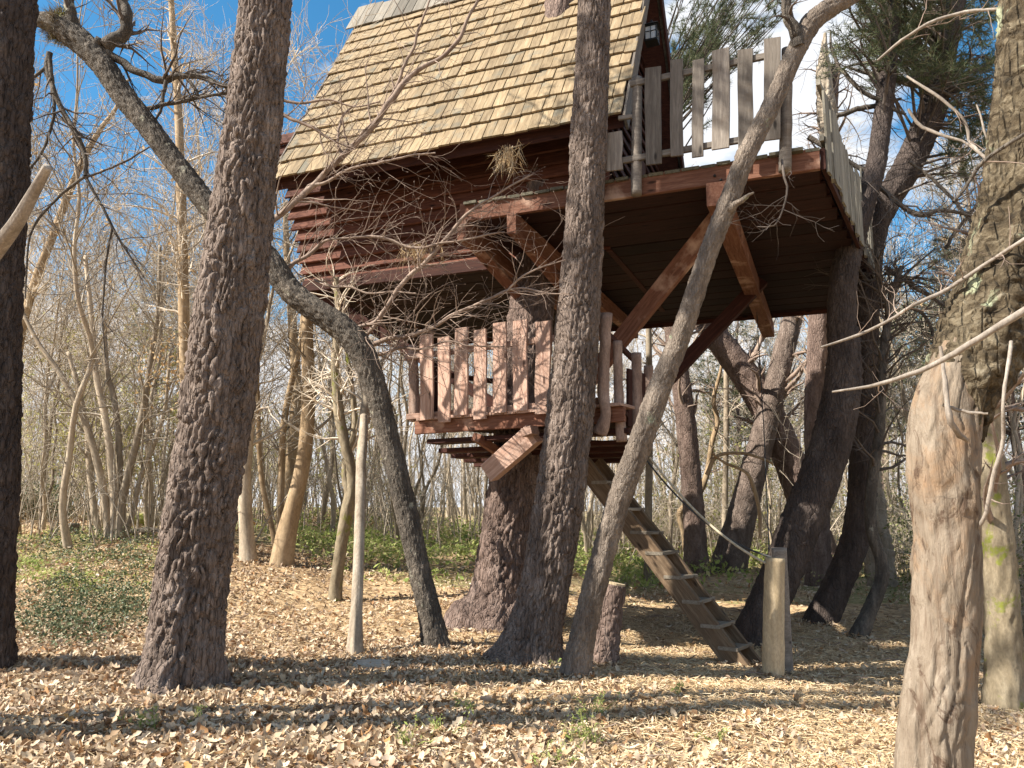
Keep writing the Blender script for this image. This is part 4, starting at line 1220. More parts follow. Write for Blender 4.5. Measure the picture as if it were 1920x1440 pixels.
# buds at the twig tips
tips = P2[:, -1]; td = nrm(P2[:, -1] - P2[:, -2])
bp_ = np.stack([tips - td * 0.004, tips + td * 0.006, tips + td * 0.016], 1)
add_tubes(mb, bp_, np.repeat(np.array([[0.0025, 0.005, 0.0015]]), len(tips), 0), 4)
tag(wmesh("twigs", *mb.out(), M_TWIG, oak), kind="stuff")

# dead needle bundles caught in the twigs and on the roof
for u, v, Yv, lab, dn in ((955, 288, 8.75, "bundle of dry pine needles hanging in the twigs under the eave", 1), (785, 468, 9.0, "small tuft of dry needles caught in the middle of the twigs", 0.8)):
    cpt = at(u, v, Yv)
    cs = cpt + rng.normal(size=(26, 3)) * np.array([0.10, 0.05, 0.05]) * dn
    V, T = tuft(cs, np.tile(np.array([[0, 0, -1.0]]), (26, 1)), 7, (0.12, 0.28), 0.008, 0.45)
    tag(wmesh("needle_bundle", V, None, T, M_NEEDLE, None, smooth=False), lab, "pine needles")
cpt = roof_pt(-3.6, 2.75, 0.12)
cs = cpt + rng.normal(size=(60, 1)) * HA * 0.22 + rng.normal(size=(60, 1)) * up_f * 0.13 + NF * rng.uniform(-0.05, 0.05, (60, 1))
V, T = tuft(cs, np.tile(NF[None], (60, 1)), 12, (0.10, 0.2), 0.007, 1.0)
tag(wmesh("needle_heap", V, None, T, M_NEEDLE, None, smooth=False), "heap of dry needles lying on the shingles against the pine trunk", "pine needles")

# ------------------------------------------------------------------ trees on the right
def z7(x, y): return 1500 + x * 0.4861, y * 0.4861
def z8(x, y): return 1380 + x * 0.5138, 700 + y * 0.5138
def tree_obj(name, label, stems, mat, cat="tree", group=None, cell=(0.055, 0.14), amp=0.018, S=56, step=0.04, seed=0, smooth_bark=False, flare=0.1, top=None, top_dir=None, pts_kw=None, part="trunk"):
    o = None; res = []
    for k, pts in enumerate(stems):
        kw = dict(top=top, top_dir=top_dir)
        if isinstance(pts, dict): kw.update(pts["kw"]); pts = pts["p"]
        P, r = stem_from_pixels(pts, **kw)
        if o is None:
            f = P[1]; o = thing(name, (f[0], f[1], float(ground_z(f[0], f[1]))), label, cat, group)
        V, Q, T, c, rr = bark_tube(P, r, cell, amp, S, step, seed + k, smooth_bark=smooth_bark, flare=flare if k == 0 else 0)
        wmesh(part, V, Q, T, mat, o)
        res.append((c, rr))
    return o, res
def as_poly(c, rr, a=0.0, b=1.0, K=16):
    i = np.linspace(a, b, K) * (len(c) - 1)
    x = np.arange(len(c))
    return np.column_stack([np.interp(i, x, c[:, k]) for k in range(3)]), np.interp(i, x, rr)
def twigs_on(parent, polys, n1, n2, L1, L2, mat, up=0.03, t0=0.2, rmin=0.003, rs=0.35, wob=0.2, name="twigs", n3=0, ang=(30, 75)):
    P = np.stack([p for p, r in polys]); R = np.stack([r for p, r in polys])
    P1, R1 = grow(P, R, n1, 7, L1, ang, up, rs, rmin * 0.8, t0, wob, rmin=rmin)
    P2, R2 = grow(P1, R1, n2, 4, L2, (25, 65), up, 0.6, rmin * 0.6, 0.15, wob, rmin=rmin * 0.8)
    mb_ = MB(); add_tubes(mb_, P1, R1, 4); add_tubes(mb_, P2, R2, 3)
    if n3:
        P3, R3 = grow(P2, R2, n3, 3, (L2[0] * 0.4, L2[1] * 0.5), (25, 65), up, 0.7, rmin * 0.5, 0.2, wob, rmin=rmin * 0.6)
        add_tubes(mb_, P3, R3, 3)
    tag(wmesh(name, *mb_.out(), mat, parent), kind="stuff")
    return P1, R1, P2, R2

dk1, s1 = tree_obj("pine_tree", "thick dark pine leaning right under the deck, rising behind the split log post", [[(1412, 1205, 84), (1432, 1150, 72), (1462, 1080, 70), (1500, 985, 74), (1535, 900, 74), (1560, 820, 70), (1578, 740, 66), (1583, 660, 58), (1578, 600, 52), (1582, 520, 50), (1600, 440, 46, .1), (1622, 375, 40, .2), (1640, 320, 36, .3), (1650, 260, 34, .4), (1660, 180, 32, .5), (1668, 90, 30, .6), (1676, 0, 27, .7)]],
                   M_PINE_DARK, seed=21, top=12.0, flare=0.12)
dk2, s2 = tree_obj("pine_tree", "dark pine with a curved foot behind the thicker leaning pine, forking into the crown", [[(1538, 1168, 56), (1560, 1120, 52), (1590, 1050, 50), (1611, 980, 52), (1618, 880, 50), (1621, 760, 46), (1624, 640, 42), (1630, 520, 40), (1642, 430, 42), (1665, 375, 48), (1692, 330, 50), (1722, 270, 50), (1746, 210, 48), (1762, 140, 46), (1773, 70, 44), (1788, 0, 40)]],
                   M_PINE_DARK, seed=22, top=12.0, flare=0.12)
dk3, s3 = tree_obj("crooked_tree", "slender crooked dark tree, rightmost of the three dark trunks beside the deck", [[(1610, 1194, 34), (1628, 1150, 26), (1652, 1090, 24), (1652, 1050, 22), (1636, 1000, 21), (1632, 940, 20), (1640, 870, 19), (1650, 800, 18), (1653, 700, 17), (1662, 620, 15), (1672, 560, 12), (1690, 500, 9)]],
                   M_OAK, seed=23, cell=(0.03, 0.07), amp=0.008, S=40)
twigs_on(dk3, [as_poly(*s3[0], 0.4, 1.0)], 40, 200, (0.5, 1.6), (0.2, 0.6), M_TWIG_DARK, 0.02, 0.1, 0.0035)
# dark branch tangle to the right of these trunks, on the forking pine
lim = []
for k, pts in enumerate((
    [(30, 530, 11), (130, 590, 10), (220, 640, 9), (290, 700, 9), (350, 760, 10), (410, 810, 10), (470, 830, 11), (540, 810, 8), (640, 830, 6), (720, 860, 4)],
    [(118, 120, 3), (125, 200, 6), (160, 270, 7), (230, 340, 8), (300, 385, 8), (360, 420, 7), (410, 440, 5)],
    [(130, 450, 9), (190, 430, 10), (260, 415, 10), (330, 395, 7), (390, 380, 5)],
    [(330, 1030, 10), (420, 1090, 9), (500, 1140, 8), (600, 1200, 6), (700, 1240, 4)],
    [(330, 1350, 8), (340, 1280, 10), (335, 1200, 10), (315, 1120, 11), (300, 1060, 10), (300, 960, 8)],
    [(300, 1330, 8), (340, 1260, 8), (345, 1180, 8), (385, 1100, 7), (400, 1070, 6), (460, 1010, 4)],
    [(400, 1180, 6), (470, 1210, 6), (510, 1280, 6), (520, 1330, 5), (560, 1400, 4)],
    [(180, 260, 4), (280, 285, 8), (360, 300, 10), (440, 330, 9), (540, 350, 6), (620, 400, 4)],
    [(420, 620, 6), (520, 700, 6), (600, 780, 6), (660, 860, 5), (700, 960, 4)],
    [(560, 960, 6), (610, 880, 6), (680, 790, 6), (730, 700, 5)],
    [(200, 980, 5), (260, 1080, 5), (330, 1060, 4), (420, 1040, 3), (520, 960, 3)])):
    q = [z7(x, y) + (w, 11.0 - 0.05 * j + 0.1 * (k % 4)) for j, (x, y, w) in enumerate(pts)]
    p, rr = limb("branch", dk2, q, M_OAK, 8, 14, seed=80 + k)
    lim.append((p, rr))
twigs_on(dk2, lim, 190, 900, (0.4, 1.5), (0.15, 0.55), M_TWIG_DARK, 0.02, 0.1, 0.003, 0.4, 0.22)
# pine foliage around the right hand stems
def foliage(parent, regions, Yr, n_br, stem, nd, mat=M_PINENEEDLE, tw=6, size=(0.12, 0.2), w=0.010):
    cs, ds, P1s, R1s = [], [], [], []
    for (ua, ub, va, vb, n) in regions:
        for _ in range(n):
            tip = at(rng.uniform(ua, ub), rng.uniform(va, vb), rng.uniform(*Yr))
            j = np.argmin(np.linalg.norm(stem - (tip - np.array([0, 0, 0.5])), axis=1))
            a = stem[j]
            m = (a + tip) / 2 + np.array([0, 0, 0.15]) + rng.normal(size=3) * 0.12
            c = spline([a, m, tip], 6)
            P1s.append(c); R1s.append(np.linspace(0.03, 0.007, 6))
    P1, R1 = np.array(P1s), np.array(R1s)
    P2, R2 = grow(P1, R1, len(P1) * tw, 4, (0.25, 0.6), (25, 65), 0.06, 0.5, 0.003, 0.45, 0.2)
    mb_ = MB(); add_tubes(mb_, P1, R1, 4); add_tubes(mb_, P2, R2, 3)
    tag(wmesh("branches", *mb_.out(), M_TWIG_DARK, parent), kind="stuff")
    cc = np.concatenate([P2[:, 3], P2[:, 2], P1[:, -1]]); dd_ = np.concatenate([nrm(P2[:, 3] - P2[:, 2])] * 2 + [nrm(P1[:, -1] - P1[:, -2])])
    V_, T_ = tuft(cc, dd_, nd, size, w)
    tag(wmesh("needles", V_, None, T_, mat, parent, smooth=False), kind="stuff")
foliage(dk2, [(1650, 1860, -70, 170, 80), (1760, 1890, 120, 340, 30), (1590, 1700, -60, 110, 26)], (10.6, 13.0), 0, s2[0][0][len(s2[0][0]) // 2:], 20)
foliage(dk1, [(1545, 1690, -60, 150, 16), (1640, 1720, 100, 190, 5)], (10.0, 12.2), 0, s1[0][0][len(s1[0][0]) // 2:], 16)

# bare dead trunk in the right foreground: barkless below, bark with lichen above
SY = 3.3
def snag_pts(pts): return [q for q in pts]
sb = at(1752, 1440, SY)
sbase = np.array([sb[0] - 0.01, SY, 0.0])
low_pts = [(1747, 1440, 120), (1758, 1310, 116), (1773, 1200, 106), (1776, 1100, 113), (1778, 1000, 113), (1771, 900, 121), (1770, 830, 122), (1776, 760, 112), (1792, 700, 96), (1806, 640, 70)]
P, r = stem_from_pixels(low_pts, Y0=SY, bury=0)
P = np.vstack([sbase - UP * 0.2, sbase + UP * 0.1, P]); r = np.concatenate([[0.19, 0.16], r])
snag = thing("dead_tree", sbase, "half barkless dead tree in the right foreground, tan bare wood below and lichened bark above", "tree")
V, Q, T, c, rr = bark_tube(P, r, (0.05, 0.9), 0.010, 120, 0.015, 31, lump=0.11, flare=0.1, sharp=0.22)
wmesh("bare_trunk", V, Q, T, M_DEAD, snag)
P, r = stem_from_pixels([(1792, 800, 84), (1796, 770, 108), (1803, 735, 134), (1822, 690, 150), (1848, 620, 152), (1872, 540, 140), (1890, 460, 122), (1904, 380, 108), (1914, 280, 102), (1924, 150, 100), (1932, 0, 98), (1940, -150, 92)], Y0=SY + .02, bury=0, top=6.0)
V, Q, T, c_s, r_s = bark_tube(P, r, (0.075, 0.05), 0.013, 110, 0.014, 32, lump=0.16, sharp=0.5)
rag = np.exp(-np.arange(len(V)) // 110 / 10.0)
V[:, 2] -= rag * 0.16 * np.clip(vnoise(V[:, 0] * 22, V[:, 1] * 22, 0, 3) + 0.35 * vnoise(V[:, 0] * 60, V[:, 1] * 60, 0, 4), -0.5, 1.2)
wmesh("bark", V, Q, T, M_SNAG_BARK, snag)
# pale twigs and boughs of the dead tree, close to the camera
near_limbs = [
    ([(1560, 735, 3, 2.9), (1640, 722, 8, 2.85), (1700, 705, 11, 2.8), (1760, 680, 13, 2.75), (1820, 645, 15, 2.7), (1880, 608, 17, 2.65), (1950, 560, 19, 2.6)], M_PALE),
    ([z7(80, 1338) + (4, 3.4), z7(200, 1300) + (7, 3.4), z7(330, 1245) + (7, 3.35), z7(430, 1180) + (8, 3.3), z7(560, 1120) + (9, 3.3), z7(640, 1070) + (9, 3.25), z7(760, 990) + (9, 3.2), z7(864, 925) + (10, 3.1), z7(960, 860) + (11, 3.1)], M_PALE),
    ([z7(590, 780) + (7, 3.25), z7(640, 720) + (8, 3.25), z7(690, 640) + (9, 3.2), z7(750, 590) + (9, 3.15), z7(864, 520) + (10, 3.1), z7(940, 480) + (11, 3.1)], M_OAK),
    ([(1646, 114, 5, 3.6), (1694, 73, 7, 3.55), (1730, 50, 7, 3.5), (1772, 32, 8, 3.5), (1830, 20, 8, 3.45), (1870, 16, 8, 3.4), (1945, 22, 9, 3.3)], M_PALE),
    ([(1700, 142, 5, 3.6), (1745, 172, 7, 3.55), (1790, 205, 7, 3.5), (1812, 232, 7, 3.5), (1818, 265, 7, 3.5), (1842, 292, 8, 3.4), (1890, 320, 10, 3.35)], M_PALE),
    ([(1702, 205, 6, 3.6), (1722, 232, 8, 3.6), (1765, 254, 7, 3.55), (1812, 268, 6, 3.5), (1850, 300, 6, 3.4)], M_PALE),
    ([(1832, 196, 4, 3.45), (1848, 250, 5, 3.4), (1856, 270, 5, 3.4), (1880, 300, 6, 3.35)], M_PALE),
    ([(1762, 650, 8, 3.1), (1770, 690, 9, 3.1), (1774, 740, 12, 3.08), (1780, 785, 14, 3.07), (1800, 815, 14, 3.1), (1812, 824, 9, 3.15)], M_PALE),
    ([(1770, 760, 9, 3.1), (1800, 770, 8, 3.1), (1852, 776, 6, 3.05)], M_PALE),
    ([(1896, 640, 9, 3.05), (1888, 700, 8, 3.0), (1880, 760, 8, 3.0), (1882, 820, 9, 3.05), (1862, 890, 10, 3.1), (1850, 960, 10, 3.15), (1834, 990, 9, 3.2)], M_PALE),
]
lp = []
for k, (q, m) in enumerate(near_limbs):
    q = [(a_[0], a_[1], a_[2] * 0.8, a_[3]) for a_ in q]
    p, rr = limb("branch", snag, q, m, 12, 14, 0.16, seed=120 + k)
    lp.append((p, rr))
twigs_on(snag, lp[:7], 30, 70, (0.1, 0.35), (0.05, 0.18), M_TWIG, 0.02, 0.1, 0.0012, 0.4, 0.2)
# second trunk behind it
sn2, q2 = tree_obj("dead_tree", "brown weathered trunk partly hidden behind the barkless dead tree", [[(1886, 1330, 76), (1884, 1250, 64), (1880, 1150, 60), (1872, 1040, 56), (1862, 930, 52), (1850, 820, 50), (1846, 700, 46), (1850, 560, 40), (1862, 400, 34)]],
                   M_MOSSBARK, seed=33, cell=(0.05, 0.3), amp=0.014, S=56)
twigs_on(sn2, [as_poly(*q2[0], 0.3, 1.0)], 30, 160, (0.4, 1.4), (0.15, 0.6), M_TWIG, 0.0, 0.1, 0.003)

# pines behind the ladder
bp1, t1 = tree_obj("pine_tree", "upright reddish pine behind the rope and the ladder", [[(1307, 1078, 50), (1304, 1030, 42), (1300, 950, 39), (1291, 840, 37), (1280, 740, 36), (1268, 660, 34), (1256, 560, 30), (1250, 460, 28)]], M_PINE_RED, seed=41, top=10, S=44, step=0.06)
bp2, t2 = tree_obj("pine_tree", "pine leaning right behind the rope, its foot broad and sunlit", [[(1366, 1072, 66), (1380, 1010, 56), (1402, 925, 50), (1424, 840, 46), (1444, 765, 44), (1462, 690, 40), (1480, 620, 37), (1500, 540, 34), (1520, 440, 32)]], M_PINE, seed=42, top=10, S=44, step=0.06)
bp3, t3 = tree_obj("pine_tree", "pine leaning strongly left, crossing the other leaning pine behind the rope", [dict(p=[(1545, 1062, 64), (1520, 980, 60), (1492, 895, 58), (1462, 820, 57), (1425, 748, 55), (1388, 690, 52), (1345, 635, 47), (1300, 575, 42), (1250, 500, 38), (1210, 430, 34)], kw=dict(Y0=18.6))], M_PINE_RED, seed=43, top=9.5, S=44, step=0.06, top_dir=(-0.4, 0, 1))
bp4, t4 = tree_obj("pine_tree", "reddish straight pine half hidden behind the dark leaning pine", [[(1537, 1098, 50), (1534, 1000, 42), (1530, 880, 40), (1528, 760, 38), (1533, 640, 36), (1540, 520, 34)]], M_PINE_RED, seed=44, top=11, S=44, step=0.06)
for k, (o_, q_) in enumerate(((bp1, t1), (bp2, t2), (bp3, t3), (bp4, t4))):
    twigs_on(o_, [as_poly(*q_[0], 0.25, 1.0)], 26, 150, (0.5, 2.0), (0.2, 0.7), M_TWIG, -0.01, 0.1, 0.004)
foliage(bp3, [(1275, 1450, -80, 60, 34), (1275, 1420, 40, 120, 20), (1420, 1530, -80, 40, 14)], (13.0, 16.5), 0, t3[0][0][len(t3[0][0]) // 2:], 22, tw=8)
for k, (u, v0, w, lab) in enumerate(((1214, 1092, 15, "thin pale pole tree right behind the ladder top"), (1358, 1062, 12, "thin upright tree between the reddish pine and the leaning pine"))):
    o_, q_ = tree_obj("slim_tree", lab, [[(u, v0, w), (u + 2, v0 - 150, w - 1), (u + 4, v0 - 330, w - 2), (u + 2, v0 - 480, w - 4), (u - 2, v0 - 640, w - 6)]], M_GREYBARK, smooth_bark=True, S=16, seed=50 + k, flare=0.1)
    twigs_on(o_, [as_poly(*q_[0], 0.3, 1.0)], 20, 120, (0.4, 1.3), (0.2, 0.6), M_TWIG_FAR, 0.03, 0.1, 0.004)
o_, q_ = tree_obj("crooked_tree", "small crooked bare tree with wavy stems right behind the rope", [
    [(1290, 1068, 10), (1282, 1000, 11), (1275, 960, 12), (1305, 935, 12), (1325, 890, 11), (1335, 830, 10), (1345, 790, 9), (1338, 750, 8), (1350, 700, 6), (1357, 660, 4)],
    dict(p=[(1325, 890, 8), (1345, 855, 7), (1390, 850, 6), (1430, 860, 5), (1450, 870, 4)], kw=dict(Y0=14.0, bury=0)),
    dict(p=[(1425, 1010, 6), (1424, 960, 7), (1412, 910, 7), (1398, 885, 6), (1360, 868, 5), (1335, 850, 4)], kw=dict(Y0=13.9, bury=0))], M_TANBARK, smooth_bark=True, S=14, step=0.05, seed=55)
twigs_on(o_, [as_poly(*q_[k], 0.2, 1.0) for k in range(3)], 26, 120, (0.3, 0.9), (0.15, 0.5), M_TWIG, 0.02, 0.1, 0.0035)
# splintered trunk behind the deck's right corner
p, rr = poly_from([(1600, 700, 40, 15.5), (1582, 450, 36, 15.5), (1560, 280, 34, 15.5), (1548, 180, 30, 15.5), (1545, 120, 20, 15.5), (1547, 62, 4, 15.5)], 14)
foot_ = np.array([p[0][0] + 0.3, p[0][1], float(ground_z(p[0][0], p[0][1]))])
o_ = thing("broken_trunk", foot_, "pale splintered broken trunk behind the right corner of the deck railing", "tree")
V, Q, T, _, _ = bark_tube(np.vstack([foot_ - UP * 0.2, p]), np.concatenate([[rr[0] * 1.2], rr]), (0.05, 0.5), 0.05, 40, 0.04, 58, lump=0.25)
wmesh("trunk", V, Q, T, M_DEADGREY, o_)

# ------------------------------------------------------------------ trees on the left
# pale barkless stem with its flat stone
o_, q_ = tree_obj("pale_stem", "slim pale barkless stem standing alone before the coppice, forked higher up", [
    [(665, 1230, 22), (668, 1150, 19, .1), (672, 1060, 19, .25), (675, 960, 19, .5), (677, 870, 19, .8), (681, 820, 17, 1.0), (682, 780, 14, 1.2)]], M_DEADGREY, smooth_bark=True, S=28, step=0.03, seed=60, flare=0.5)
for pts in ([(678, 840, 15, 10.0), (683, 780, 17, 10.2), (684, 730, 15, 10.3), (676, 690, 13, 10.4), (660, 640, 10, 10.6), (640, 590, 7, 10.8)], [(683, 800, 13, 10.1), (694, 760, 13, 10.3), (702, 720, 11, 10.4), (712, 690, 8, 10.5), (724, 660, 5, 10.6)]):
    p, rr = limb("stem", o_, pts, M_GREYBARK, 12, 14, seed=61)
    twigs_on(o_, [(p, rr)], 10, 60, (0.3, 0.9), (0.15, 0.5), M_TWIG_FAR, 0.03, 0.3, 0.003)
sb_ = base_at(697, 1252)
a = np.linspace(0, 2 * np.pi, 15)[:-1]
rr_ = 0.19 * (1 + 0.18 * np.array([vnoise(math.cos(q) * 1.7, math.sin(q) * 1.7, 0, 5) for q in a]))
ring = np.column_stack([np.cos(a) * rr_ * 1.05, np.sin(a) * rr_ * 0.8])
gz = float(ground_z(sb_[0], sb_[1]))
V = np.vstack([np.column_stack([ring * 0.97, np.full(14, -0.05)]), np.column_stack([ring, np.full(14, 0.03)]), np.column_stack([ring * 0.92, np.full(14, 0.055)]), [[0, 0, 0.06]]]) + np.array([sb_[0], sb_[1], gz])
Q = [(k * 14 + s, k * 14 + (s + 1) % 14, (k + 1) * 14 + (s + 1) % 14, (k + 1) * 14 + s) for k in range(2) for s in range(14)]
T = [(28 + s, 28 + (s + 1) % 14, 42) for s in range(14)]
tag(wmesh("flat_stone", V, Q, T, M_STONE, None, smooth=False), "flat pale stone slab lying at the foot of the slim pale stem", "stone")
# mossy twisted tree
o_, q_ = tree_obj("crooked_tree", "twisted tree with a bright mossy foot just left of the slim pale stem", [
    [(628, 1126, 26), (632, 1080, 22), (640, 1020, 22), (650, 965, 24), (660, 915, 24), (656, 870, 20), (640, 800, 20), (632, 740, 18), (628, 680, 15), (634, 600, 12), (630, 520, 9)],
    dict(p=[(656, 930, 18), (648, 890, 15), (652, 850, 14), (665, 800, 12), (660, 730, 10), (650, 660, 8)], kw=dict(Y0=base_at(628, 1126)[1], bury=0))], M_MOSSBARK, seed=62, cell=(0.04, 0.1), amp=0.008, S=30, step=0.05)
twigs_on(o_, [as_poly(*q, 0.4, 1.0) for q in q_], 40, 240, (0.4, 1.4), (0.2, 0.6), M_TWIG_FAR, 0.03, 0.1, 0.004)
def coppice(label, stems, mat, seed, n1=60, n2=380, group=None, tw=M_TWIG_FAR, name="coppice_tree", L1=(0.6, 2.0), top=None, n3=500):
    b = base_at(stems[0][0][0], stems[0][0][1])
    ss = [stems[0]] + [dict(p=q, kw=dict(Y0=base_at(q[0][0], q[0][1])[1] if q[0][1] > 985 else b[1], bury=0.15 if q[0][1] > 985 else 0)) for q in stems[1:]]
    o, q = tree_obj(name, label, ss, mat, seed=seed, smooth_bark=True, S=20, step=0.08, top=top, group=group, part="stem")
    twigs_on(o, [as_poly(*k, 0.25, 1.0) for k in q], n1, n2, L1, (0.25, 0.8), tw, 0.05, 0.1, 0.004, n3=n3)
    return o, q
coppice("coppiced tree with stout tan stems from one bulging foot, left of the pale stem", [
    [(528, 1060, 44), (536, 1010, 38), (552, 940, 30), (566, 880, 28), (576, 800, 26), (578, 700, 24), (576, 620, 22), (582, 540, 18), (600, 440, 14), (610, 330, 10)],
    [(528, 990, 26), (538, 940, 22), (545, 870, 20), (552, 800, 20), (556, 720, 18), (550, 640, 17), (546, 570, 16), (538, 480, 12), (535, 380, 9)],
    [(524, 1030, 18), (526, 960, 14), (528, 880, 13), (533, 790, 12), (548, 710, 11), (562, 650, 9), (570, 560, 7)],
    [(518, 1035, 12), (508, 980, 10), (494, 920, 10), (486, 850, 9), (484, 760, 8), (478, 660, 7), (470, 560, 5)]], M_TANBARK, 70, 70, 420)
coppice("single grey stem just right of the big plated pine's foot", [[(466, 1052, 32), (462, 990, 26), (459, 910, 24), (463, 840, 22), (470, 760, 20), (472, 660, 17), (478, 540, 14), (470, 400, 10)]], M_GREYBARK, 73, 24, 150)
coppice("many stemmed coppice of thin leaning stems on the leafy rise far left", [
    [(205, 1012, 18), (200, 960, 15), (190, 900, 14), (172, 830, 13), (150, 770, 12), (112, 700, 10), (70, 640, 8), (40, 580, 6)],
    [(215, 1012, 16), (214, 940, 14), (208, 860, 14), (198, 790, 13), (180, 700, 11), (172, 600, 9), (160, 480, 7)],
    [(226, 1014, 18), (228, 950, 15), (240, 890, 14), (258, 820, 13), (272, 750, 12), (282, 680, 10), (296, 580, 8), (300, 460, 6)],
    [(220, 1010, 14), (224, 900, 12), (222, 820, 12), (214, 750, 11), (200, 690, 9), (196, 600, 7)],
    [(186, 1004, 13), (176, 950, 12), (168, 880, 12), (164, 810, 11), (150, 740, 9), (128, 660, 7)],
    [(232, 1008, 12), (250, 960, 10), (262, 900, 9), (290, 830, 8), (310, 760, 7), (318, 660, 5)]], M_GREYBARK, 76, 90, 500)
# slim tan tree beside the big pine, its foot hidden behind it
yt = 12.5
o_, q_ = tree_obj("slim_tree", "straight tan slim tree standing just left behind the big plated pine", [dict(p=[(352, 1032, 26), (350, 900, 24), (350, 760, 22), (346, 640, 20), (343, 500, 19), (340, 380, 18), (338, 300, 16), (334, 200, 14), (326, 90, 12), (320, -20, 10)], kw=dict())], M_TANBARK, smooth_bark=True, S=24, step=0.06, seed=82, top=9)
twigs_on(o_, [as_poly(*q_[0], 0.3, 1.0)], 60, 380, (0.5, 1.7), (0.2, 0.7), M_TWIG_FAR, 0.04, 0.1, 0.0035, n3=400)
P = base_at(352, 1032)
V, Q = leaves(at(345, 690, P[1]) + rng.normal(size=(420, 3)) * np.array([0.5, 0.3, 0.35]), (0.05, 0.09), 0.5, kind=1)
tag(wmesh("withered_leaves", V, Q, None, M_OAKLEAF, o_), kind="stuff")
o_, q_ = tree_obj("slim_tree", "thin brown tree leaning right across the sky at upper left", [[(28, 1010, 20), (30, 800, 17), (34, 660, 16), (62, 540, 15), (100, 440, 14), (130, 360, 13), (160, 292, 11), (190, 240, 9), (216, 205, 7), (240, 150, 5)]], M_TANBARK, smooth_bark=True, S=18, step=0.07, seed=84)
twigs_on(o_, [as_poly(*q_[0], 0.35, 1.0)], 40, 240, (0.5, 1.5), (0.2, 0.7), M_TWIG_FAR, 0.03, 0.1, 0.0035, n3=300)
# broken pale branch stub reaching in from the left edge
p, rr = poly_from([(-90, 575, 34, 5.2), (-20, 482, 32, 5.0), (28, 420, 27, 4.85), (62, 362, 22, 4.75), (90, 312, 17, 4.65)], 14)
V, Q, T, _, _ = bark_tube(p, rr, S=32, step=0.02, seed=86, smooth_bark=True, lump=0.14)
ob = wmesh("broken_branch", V, Q, T, M_PALE, pine_e)

# ------------------------------------------------------------------ the wood behind: repeats of a few bare trees
def bare_tree_meshes(seed, h, r, n_main, n_sec, n_tw, leafy=0, fork=False):
    global rng
    r = r * 0.78
    keep = rng; rng = np.random.default_rng(seed)
    k = np.linspace(0, 1, 12)
    wv = np.cumsum(rng.normal(0, 0.09, (12, 2)), 0) * np.array([1, 1])
    stem = np.column_stack([wv[:, 0] + rng.normal(0, 0.5) * k ** 1.5, wv[:, 1], k * h]); stem -= stem[0]
    rad = r * (1 - k * 0.88)
    stems = [(stem, rad)]
    if fork:
        for _ in range(2):
            w2 = np.cumsum(rng.normal(0, 0.10, (12, 2)), 0); w2 -= w2[0]
            s2_ = np.column_stack([w2[:, 0] + rng.choice([-1, 1]) * rng.uniform(0.8, 1.8) * k ** 0.9, w2[:, 1] + rng.normal(0, 0.7) * k, k * h * rng.uniform(0.75, 0.95)])
            stems.append((s2_, rad * 0.8))
    mb_ = MB()
    for st_, ra in stems:
        c = spline(st_ + np.array([0, 0, -0.15]), 34); rr_ = np.interp(np.linspace(0, 11, 34), np.arange(12), ra)
        rr_ = rr_ * (1 + 0.35 * np.exp(-c[:, 2] / 0.25).clip(0, 1))
        add_tubes(mb_, c[None], rr_[None], 9)
    tm = mk_mesh("trunk", *mb_.out())
    P = np.stack([s_ for s_, _ in stems]); R = np.stack([q for _, q in stems])
    b, br = grow(P, R, n_main, 7, (h * 0.14, h * 0.34), (30, 60), 0.10, 0.5, 0.006, 0.28, 0.14)
    s, sr_ = grow(np.concatenate([b]), br, n_sec, 5, (0.6, 1.7), (25, 60), 0.06, 0.55, 0.004, 0.15, 0.18, rmin=0.006)
    t, tr = grow(s, sr_, n_tw, 4, (0.3, 0.9), (20, 60), 0.05, 0.6, 0.0028, 0.1, 0.2, rmin=0.0045)
    mb_ = MB(); add_tubes(mb_, b, br, 4); add_tubes(mb_, s, sr_, 3); add_tubes(mb_, t, tr, 3)
    cm = mk_mesh("crown", *mb_.out())
    lm = None
    if leafy:
        i = rng.integers(0, len(t), leafy)
        V_, Q_ = leaves(t[i, rng.integers(1, 4, leafy)] + rng.normal(0, 0.03, (leafy, 3)), (0.05, 0.10), 0.5, kind=0)
        lm = mk_mesh("withered_leaves", V_, Q_)
    rng = keep
    return tm, cm, lm
TEMPL = [bare_tree_meshes(101, 10.5, 0.10, 22, 150, 950), bare_tree_meshes(102, 9.0, 0.075, 20, 130, 850, 260), bare_tree_meshes(103, 11.5, 0.12, 26, 170, 1000),
         bare_tree_meshes(104, 8.5, 0.07, 30, 160, 900, 0, True), bare_tree_meshes(105, 10.0, 0.085, 34, 190, 1000, 200, True), bare_tree_meshes(106, 7.0, 0.05, 24, 120, 700)]
LAB = ["straight grey bare tree", "slender tree with few withered leaves", "tall stout bare tree",
       "many stemmed bare tree", "many stemmed tree with withered leaves", "small thin bare tree"]
def zone(x, y):
    u = 960 + FPX * x / y
    near = "near" if y < 22 else ("mid" if y < 32 else "far")
    for lim_, w_ in ((60, "by the edge pine"), (220, "left of the big pine"), (400, "behind the big pine"), (560, "right of the big pine"),
                     (700, "behind the pale stem"), (900, "behind the bent oak"), (1120, "behind the treehouse trunk"), (1320, "behind the ladder"), (1560, "behind the log post"), (1760, "right of the dark pines"), (9999, "behind the dead tree")):
        if u < lim_: return w_, near
def put_label(k, x, y):
    w_, near = zone(x, y)
    return "%s in the %s wood %s" % (LAB[k], near, w_)
